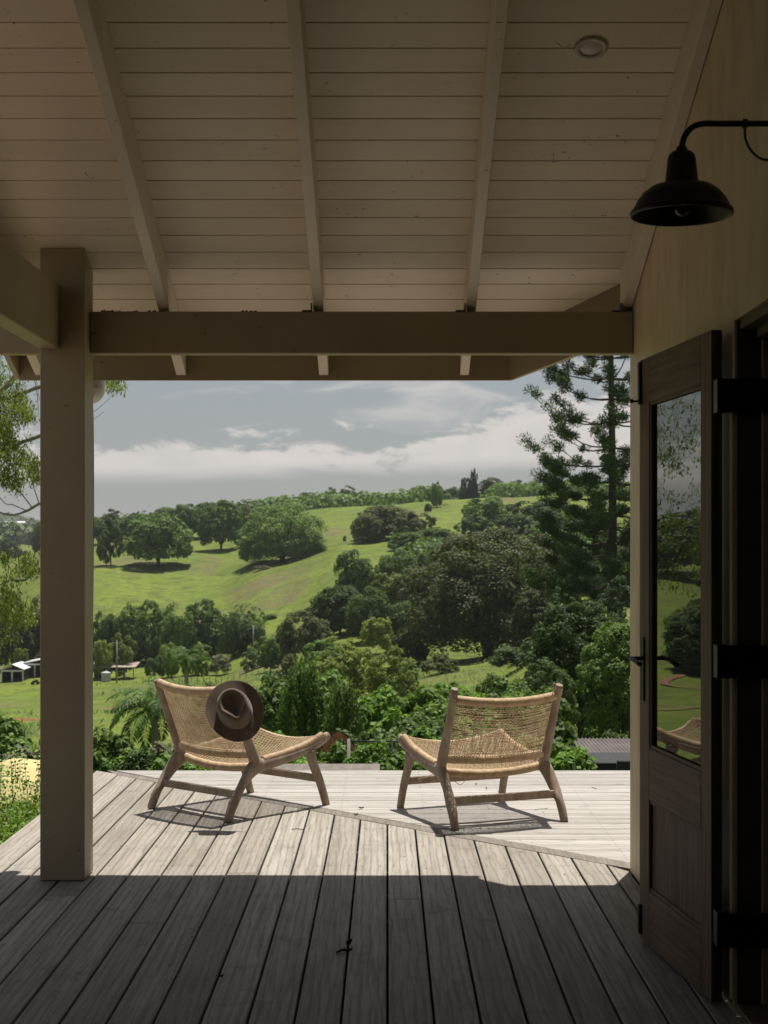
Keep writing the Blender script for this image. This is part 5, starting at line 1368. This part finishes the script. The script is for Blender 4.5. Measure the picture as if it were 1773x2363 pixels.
tufts('weeds', 2600, 80, 290, -.28, .06, .75, .8, 16, 'mid', 'darker weed clumps on the valley paddock', 33, lambda x, y: (np.sin(x*.13+y*.05)+np.sin(y*.11-x*.07)) > .15)
tufts('tussocks', 6000, 320, 640, -.21, .12, .35, .9, 6, 'mid', 'grass tussocks on the open hillside', 34)
tufts('weeds', 2200, 60, 280, .0, .17, .32, .6, 12, 'mid', 'rough grass below the big fig', 35)

# ------------------------------------------------------------------ hedge plants at the deck's left edge
def hedge():
    r = np.random.default_rng(40)
    root = empty('box_hedge', (-2.3, 8.0, float(terr(-2.3, 8.0))), 0, 'small leaved green hedge pressed against the left edge of the deck', 'hedge')
    gz = root.location.z
    N_ = 30000
    x = r.uniform(-2.95, -1.885, N_); y = r.uniform(5.3, 9.75, N_); f = r.random(N_)**.45
    topz = -.01+.05*np.sin(x*7+1)+.05*np.sin(y*5.3)+.03*np.sin(y*13+x*9); z = topz-(1-f)*.75
    P = np.stack([x+2.3, y-8.0, z-gz], -1); nn = unit(N_, r)*.8+np.array((.15, -.1, .6)); nn /= np.linalg.norm(nn, axis=1)[:, None]
    s = r.uniform(.008, .0145, N_); V1, F1 = quads(P, nn, unit(N_, r), s*.75, s)
    # upright sprigs with paired round leaves
    st = MB(); Ps = []; Ns = []
    for i in range(60):
        bx, by = r.uniform(-2.9, -1.92), r.uniform(6.2, 9.7); L_ = r.uniform(.12, .30); lean = r.normal(0, .18, 2)
        for (tx, ty, tl) in ((None),) if False else (): pass
        top_ = np.array((bx+lean[0]*L_, by+lean[1]*L_, L_+.0)); b0_ = np.array((bx, by, -.08))
        st.tube([b0_-np.array((-2.3, 8.0, gz)), top_-np.array((-2.3, 8.0, gz))], [.0022, .0011], 5)
        for t in np.linspace(.25, 1, 9):
            c = b0_*(1-t)+top_*t
            for sg in (-1, 1):
                a = t*9+i; d = np.array((math.cos(a)*sg, math.sin(a)*sg, .35)); Ps.append(c+d*.015-np.array((-2.3, 8.0, gz))); Ns.append(d*.3+np.array((0, -.5, .8)))
    Ps = np.array(Ps); Ns = np.array(Ns); Ns /= np.linalg.norm(Ns, axis=1)[:, None]; V2, F2 = quads(Ps, Ns, unit(len(Ps), r)+np.array((0, 0, .6)), .0095, .0125)
    obj('foliage', np.vstack([V1, V2]), np.vstack([F1, F2+len(V1)]), LM['hedge'], root); tag(st.build('stem', M['twig'], root, True), kind='stuff')
    mb = MB()
    for i in range(26):
        bx, by = r.uniform(-2.8, -1.95)+2.3, r.uniform(5.6, 9.6)-8.0; mb.tube(smooth_path([(bx, by, -.05), (bx+r.normal(0, .05), by, -gz*.5), (bx+r.normal(0, .12), by+r.normal(0, .1), -gz-.08)], 6), np.linspace(.012, .004, 6), 5)
    mb.build('branches', M['twig'], root, True)
hedge()
# yellow canvas sheet slung beyond the hedge
xs = np.linspace(-4.6, -2.22, 70); ys = np.linspace(9.95, 11.3, 34); V = []
for j, yy in enumerate(ys):
    for i, xx in enumerate(xs):
        t = j/33; u = i/69
        z = -.40+.34*math.sin(math.pi*(.10+.80*t))**.8+.05*math.sin(u*6+1)-.10*max(0, u-.86)*7*(.5)
        z += .022*math.sin(u*22+t*5)+.014*math.sin(u*41-t*7+2)+.016*math.sin(t*11+u*13)
        V.append((xx+.05*math.sin(t*5), yy, z))
F = [(j*70+i, j*70+i+1, (j+1)*70+i+1, (j+1)*70+i) for j in range(33) for i in range(69)]
cv = obj('canvas_sheet', V, F, M['canvas'], None, True); cv.modifiers.new('s', 'SOLIDIFY').thickness = .004
tag(cv, 'pale yellow folded canvas sheet lying over frames beyond the hedge', 'canvas')
cf = MB()
for x in (-4.4, -3.5, -2.6):
    for y in (10.25, 11.0): cf.tube([(x, y, -2.2), (x, y, -.22)], .02, 6)
cf.tube([(-4.5, 10.62, -.11), (-2.4, 10.62, -.11)], .02, 6)
tag(cf.build('trestle', M['postwood'], None), 'low timber trestle holding up the yellow canvas', 'trestle')
# grey timber step past the deck edge
st_ = MB()
sp0 = at(742, 1769, 11.0)
o = MB().box(-1.0, -.05, 10.15, 11.15, sp0.z-.03, sp0.z, .004).build('platform_top', M['deck_diag'], None)
stp = empty('timber_platform', (0, 0, 0), 0, 'low grey timber platform just past the deck edge behind the left chair', 'platform'); o.parent = stp
for x in (-.95, -.12):
    for y in (10.2, 11.05): MB().box(x, x+.06, y, y+.06, -2.0, sp0.z-.031).build('leg', M['postwood'], stp)
# pipe rail fence
fe = empty('rail_fence', (0, 0, 0), 0, 'thin dark rail fence with a grey post crossing the garden between the chairs', 'fence')
D_ = 20.0; z1_ = EYE-(1711-VY)/FPX*D_; z2_ = EYE-(1753-VY)/FPX*D_
xs_ = [(805-VX)/FPX*D_, (905-VX)/FPX*D_, (1010-VX)/FPX*D_]
for i, x in enumerate(xs_): MB().tube([(x, D_, z1_+.03), (x, D_, float(terr(x, D_))-.1)], .022 if i == 0 else .014, 8).build('post', M['pole'] if i == 0 else M['charcoal'], fe, True)
for z in (z1_, z2_): MB().tube([(xs_[0], D_, z), (xs_[-1], D_, z)], .011, 6).build('rail', M['charcoal'], fe, True)
MB().tube([(xs_[0], D_, z1_-.10), (xs_[-1], D_, z1_-.10)], .004, 5).build('wire', M['charcoal'], fe, True)
# tin-roofed lean-to and dark garden benches at right
lt = empty('lean_to', (0, 0, 0), 0, 'open garden shelter with a weathered corrugated tin roof at the right', 'shed')
za = EYE-(1738-VY)/FPX*38.0; zb_ = EYE-(1704-VY)/FPX*40.6
lx0 = (1270-VX)/FPX*40; corr('roof_sheet', lx0, lx0+6, 38.0, 40.6, lambda Y: za+(zb_-za)*(Y-38.0)/2.6, lt, M['tin'], .10, .020, 8)
MB().box(lx0, lx0+6, 37.97, 38.01, za-.16, za-.02).build('eave_board', M['pole'], lt)
for x in (lx0+.2, lx0+2, lx0+4): MB().box(x, x+.12, 38.1, 38.22, float(terr(x, 38))-.2, za-.03).build('post', M['postwood'], lt)
MB().box(lx0, lx0+6, 40.5, 40.56, float(terr(lx0, 40))-.2, zb_-.03).build('back_panel', M['dark_in'], lt)
def bench(px0, px1, py, D, label, slope=0.0):
    a = at(px0, py, D); b = at(px1, py, D); g = float(terr(a.x, D)); s = empty('garden_bench', (a.x, D, g), 0, label, 'bench', 'charcoal garden benches past the deck'); h = a.z-g; w = b.x-a.x
    MB().box(0, w, -.03, .03, .35, h, .01).build('backrest', M['charcoal'], s); MB().box(0, w, -.62, -.035, .30, .42, .01).build('seat', M['charcoal'], s)
    for x in (.02, w-.08):
        for y in (-.6, -.1): MB().box(x, x+.06, y, y+.06, -.05, .299).build('leg', M['charcoal'], s)
bench(1424, 1560, 1754, 14.5, 'charcoal slab backed garden bench nearest the wall corner')
bench(1362, 1422, 1758, 14.8, 'narrow charcoal garden bench left of the wall corner one')
tb_ = MB(); a = at(1335, 1750, 17); g = float(terr(a.x, 17))
tbl = empty('garden_table', (a.x, 17, g), 0, 'dark grey garden table with a thin top below the tin roof', 'table')
MB().box(-.05, .75, -.5, .5, a.z-g-.04, a.z-g, .004).build('table_top', M['charcoal'], tbl)
for x in (0, .65):
    for y in (-.45, .4): MB().box(x, x+.05, y, y+.05, 0, a.z-g-.041).build('leg', M['charcoal'], tbl)

# ------------------------------------------------------------------ farm buildings in the valley
def gable(px0, px1, pyr, pye, pyb, D, depth, label, bays, wallm, roofm):
    a = at(px0, pyb, D); b = at(px1, pyb, D); w = b.x-a.x; z0 = max(float(terr(a.x, D)), float(terr(b.x, D)))+.25; he = (pyb-pye)/FPX*D; hr = (pyb-pyr)/FPX*D
    s = empty('farm_shed', (a.x, D, z0), 0, label, 'shed')
    mb = MB(); t = .12
    V = [(-.3, -.3, he), (w/2, -.3, hr), (w+.3, -.3, he), (-.3, depth, he), (w/2, depth, hr), (w+.3, depth, he)]; V += [(x, y, z+t) for x, y, z in V]
    mb.add(V, [(0, 3, 4, 1), (1, 4, 5, 2), (6, 7, 10, 9), (7, 8, 11, 10), (0, 1, 7, 6), (1, 2, 8, 7), (3, 9, 10, 4), (4, 10, 11, 5), (0, 6, 9, 3), (2, 5, 11, 8)]).build('roof', roofm, s)
    for i in range(bays+1): x = w*i/bays; MB().box(x-.12, x+.12, -.1, .1, -.5, he-.01).build('post', M['tin_white'], s)
    MB().box(.13, w-.13, depth-.3, depth-.2, -.5, he-.02).build('back_wall', wallm, s)
    MB().box(0, w, -.12, -.02, he-.35, he-.012).build('front_beam', M['tin_white'], s)
    MB().box(-.10, 0, .11, depth-.31, -.5, he-.02).build('side_wall', wallm, s); MB().box(w, w+.10, .11, depth-.31, -.5, he-.02).build('side_wall', wallm, s)
gable(4, 53, 1537, 1549, 1572, 300, 8, 'white gabled two bay farm shed at the far left of the valley', 2, M['dark_in'], M['tin_white'])
gable(56, 130, 1537, 1544, 1571, 306, 9, 'long white roofed farm shed running behind the post', 3, M['tin'], M['tin_white'])
a = at(205, 1567, 298); wd = (313-205)/FPX*298
a.z = float(terr(a.x+5, 298))+.4
ls = empty('open_shed', a, 0, 'low open farm shed with a long rusty skillion roof right of the post', 'shed')
mb = MB(); V = [(0, 0, 2.15), (wd, 0, 2.15), (wd, 6, 2.75), (0, 6, 2.75)]; V += [(x, y, z+.1) for x, y, z in V]
mb.add(V, [(3, 2, 1, 0), (4, 5, 6, 7), (0, 1, 5, 4), (1, 2, 6, 5), (2, 3, 7, 6), (3, 0, 4, 7)]).build('roof', M['tin_rust'], ls)
MB().box(wd-.6, wd, -.05, -.005, 2.1, 2.3).build('gutter_end', M['tin_white'], ls)
for i in range(6): MB().box(wd*i/5.0*.94+.05, wd*i/5.0*.94+.2, .1, .25, -.5, 2.14).build('post', M['postwood'], ls)
MB().box(0, wd*.34, 5.4, 5.5, -.5, 2.6).build('back_wall', M['dark_in'], ls)
a = at(245, 1568, 296)
a.z = float(terr(a.x, 296))+.05
tk = empty('water_tank', a, 0, 'pale grey round water tank with a conical lid in front of the low shed', 'tank')
V, F = lathe([(.0005, 0), (.92, 0), (.92, 1.65), (.96, 1.66), (.94, 1.72), (.12, 2.02), (.0005, 2.05)], 24); obj('tank_shell', V, F, plain('tank_poly', (.42, .44, .46), .6), tk)
V, F = lathe([(.0005, 2.04), (.16, 2.04), (.16, 2.12), (.0005, 2.13)], 16); obj('tank_lid', V, F, M['tin_white'], tk)
a = at(82, 1572, 292); a.z = float(terr(a.x, 292))
qb = empty('quad_bike', a, 0, 'small dark farm quad bike parked before the white sheds', 'quad bike')
MB().box(-.55, .55, -.3, .3, .45, .75, .08).box(-.15, .45, -.2, .2, .75, .95, .06).build('body', M['blackp'], qb); MB().tube([(-.4, -.35, 1.1), (-.35, 0, 1.05), (-.4, .35, 1.1)], .03, 6).build('handlebar', M['blackp'], qb)
for x in (-.5, .5):
    for y in (-.4, .4): MB().tube([(x, y-.12, .28), (x, y+.12, .28)], .28, 14).build('wheel', M['black'], qb)
def pole(px, pyb, pyt, D, label):
    a = at(px, pyb, D); g = float(terr(a.x, D)); h = EYE-(pyt-VY)/FPX*D-g
    s = empty('power_pole', (a.x, D, g), 0, label, 'power pole', 'power poles in the valley'); MB().tube([(0, 0, -.3), (0, 0, h)], [.17, .11], 8).build('pole', M['pole'], s, True); MB().box(-.9, .9, -.06, .06, h-.6, h-.45).build('crossarm', M['pole'], s)
    return Vector((a.x, D, g+h-.45))
w1 = pole(585, 1528, 1444, 312, 'pale power pole before the right end of the dark tree line'); w2 = pole(270, 1568, 1478, 292, 'darker power pole standing beside the water tank')
w0 = w2+(w2-w1); t = np.linspace(0, 1, 24)
for nm, p, q in (('a', w0, w2), ('b', w2, w1)):
    P = [tuple(p.lerp(q, s)-Vector((0, 0, 4*1.6*s*(1-s)))) for s in t]; o = MB().tube(P, .022, 4).build('power_line', M['charcoal'], None); tag(o, 'thin power line between the two valley poles' if nm == 'b' else 'thin power line leaving left from the pole by the tank', 'power line', 'power lines in the valley')
ff = empty('paddock_fence', (0, 0, 0), 0, 'post and wire paddock fence crossing the valley floor in front of the tree line', 'fence'); pp = []
for i in range(22):
    px = 330+i*14; D = 286-i*1.0; x = (px-VX)/FPX*D; g = float(terr(x, D)); MB().box(-.05, .05, -.05, .05, -.3, 1.15).build('post', M['postwood'], ff, False, (x, D, g)); pp.append((x, D, g))
for hh in (.45, .85, 1.22): MB().tube([(x, y, z+hh) for x, y, z in pp], .012, 3).build('wire', M['charcoal'], ff)
# far roofs on the left ridge
a = at(40, 1214, 1500); fb_ = empty('far_barn', a, 0, 'long pale roofed building on the distant left ridge', 'building')
w_ = (54-8)/FPX*1500; MB().box(0, w_, 0, 12, -4, 2.5).build('wall', M['tin_white'], fb_); V = [(-1, -1, 2.5), (w_+1, -1, 2.5), (w_+1, 6, 5), (-1, 6, 5), (-1, 13, 2.5), (w_+1, 13, 2.5)]; MB().add(V, [(0, 1, 2, 3), (3, 2, 5, 4), (0, 3, 4), (1, 5, 2)]).build('roof', M['tin_white'], fb_); fb_.location.x = at(8, 1214, 1500).x
a = at(214, 1413, 380); tr_ = empty('cattle_yard', a, 0, 'small white railed yard on the hillside just right of the post', 'yard')
for z in (.5, 1.0, 1.5): MB().box(-1.5, 3.0, -.04, .04, z, z+.12).build('rail', M['tin_white'], tr_)
for x in (-1.5, 0, 1.5, 2.9): MB().box(x, x+.1, -.05, .05, -.4, 1.7).build('post', M['tin_white'], tr_)
# fallen brush at the foot of the huge clump
tree('low', 566, 36, 1222, 432, 'grey heap of dead brush at the foot of the huge clump', 'grey', None, 'brush', 'brush_pile')
# air
hz_m = bpy.data.materials.new('thin_haze'); hz_m.use_nodes = True; nt = hz_m.node_tree; nt.nodes.clear()
pv = nt.nodes.new('ShaderNodeVolumePrincipled'); pv.inputs['Color'].default_value = (.80, .84, .90, 1); pv.inputs['Density'].default_value = HAZE; ou = nt.nodes.new('ShaderNodeOutputMaterial'); nt.links.new(pv.outputs[0], ou.inputs['Volume'])
if HAZE > 0:
    o = MB().box(-9100, 9100, -6100, 9100, -120, 180).build('haze', hz_m, None); tag(o, kind='stuff')
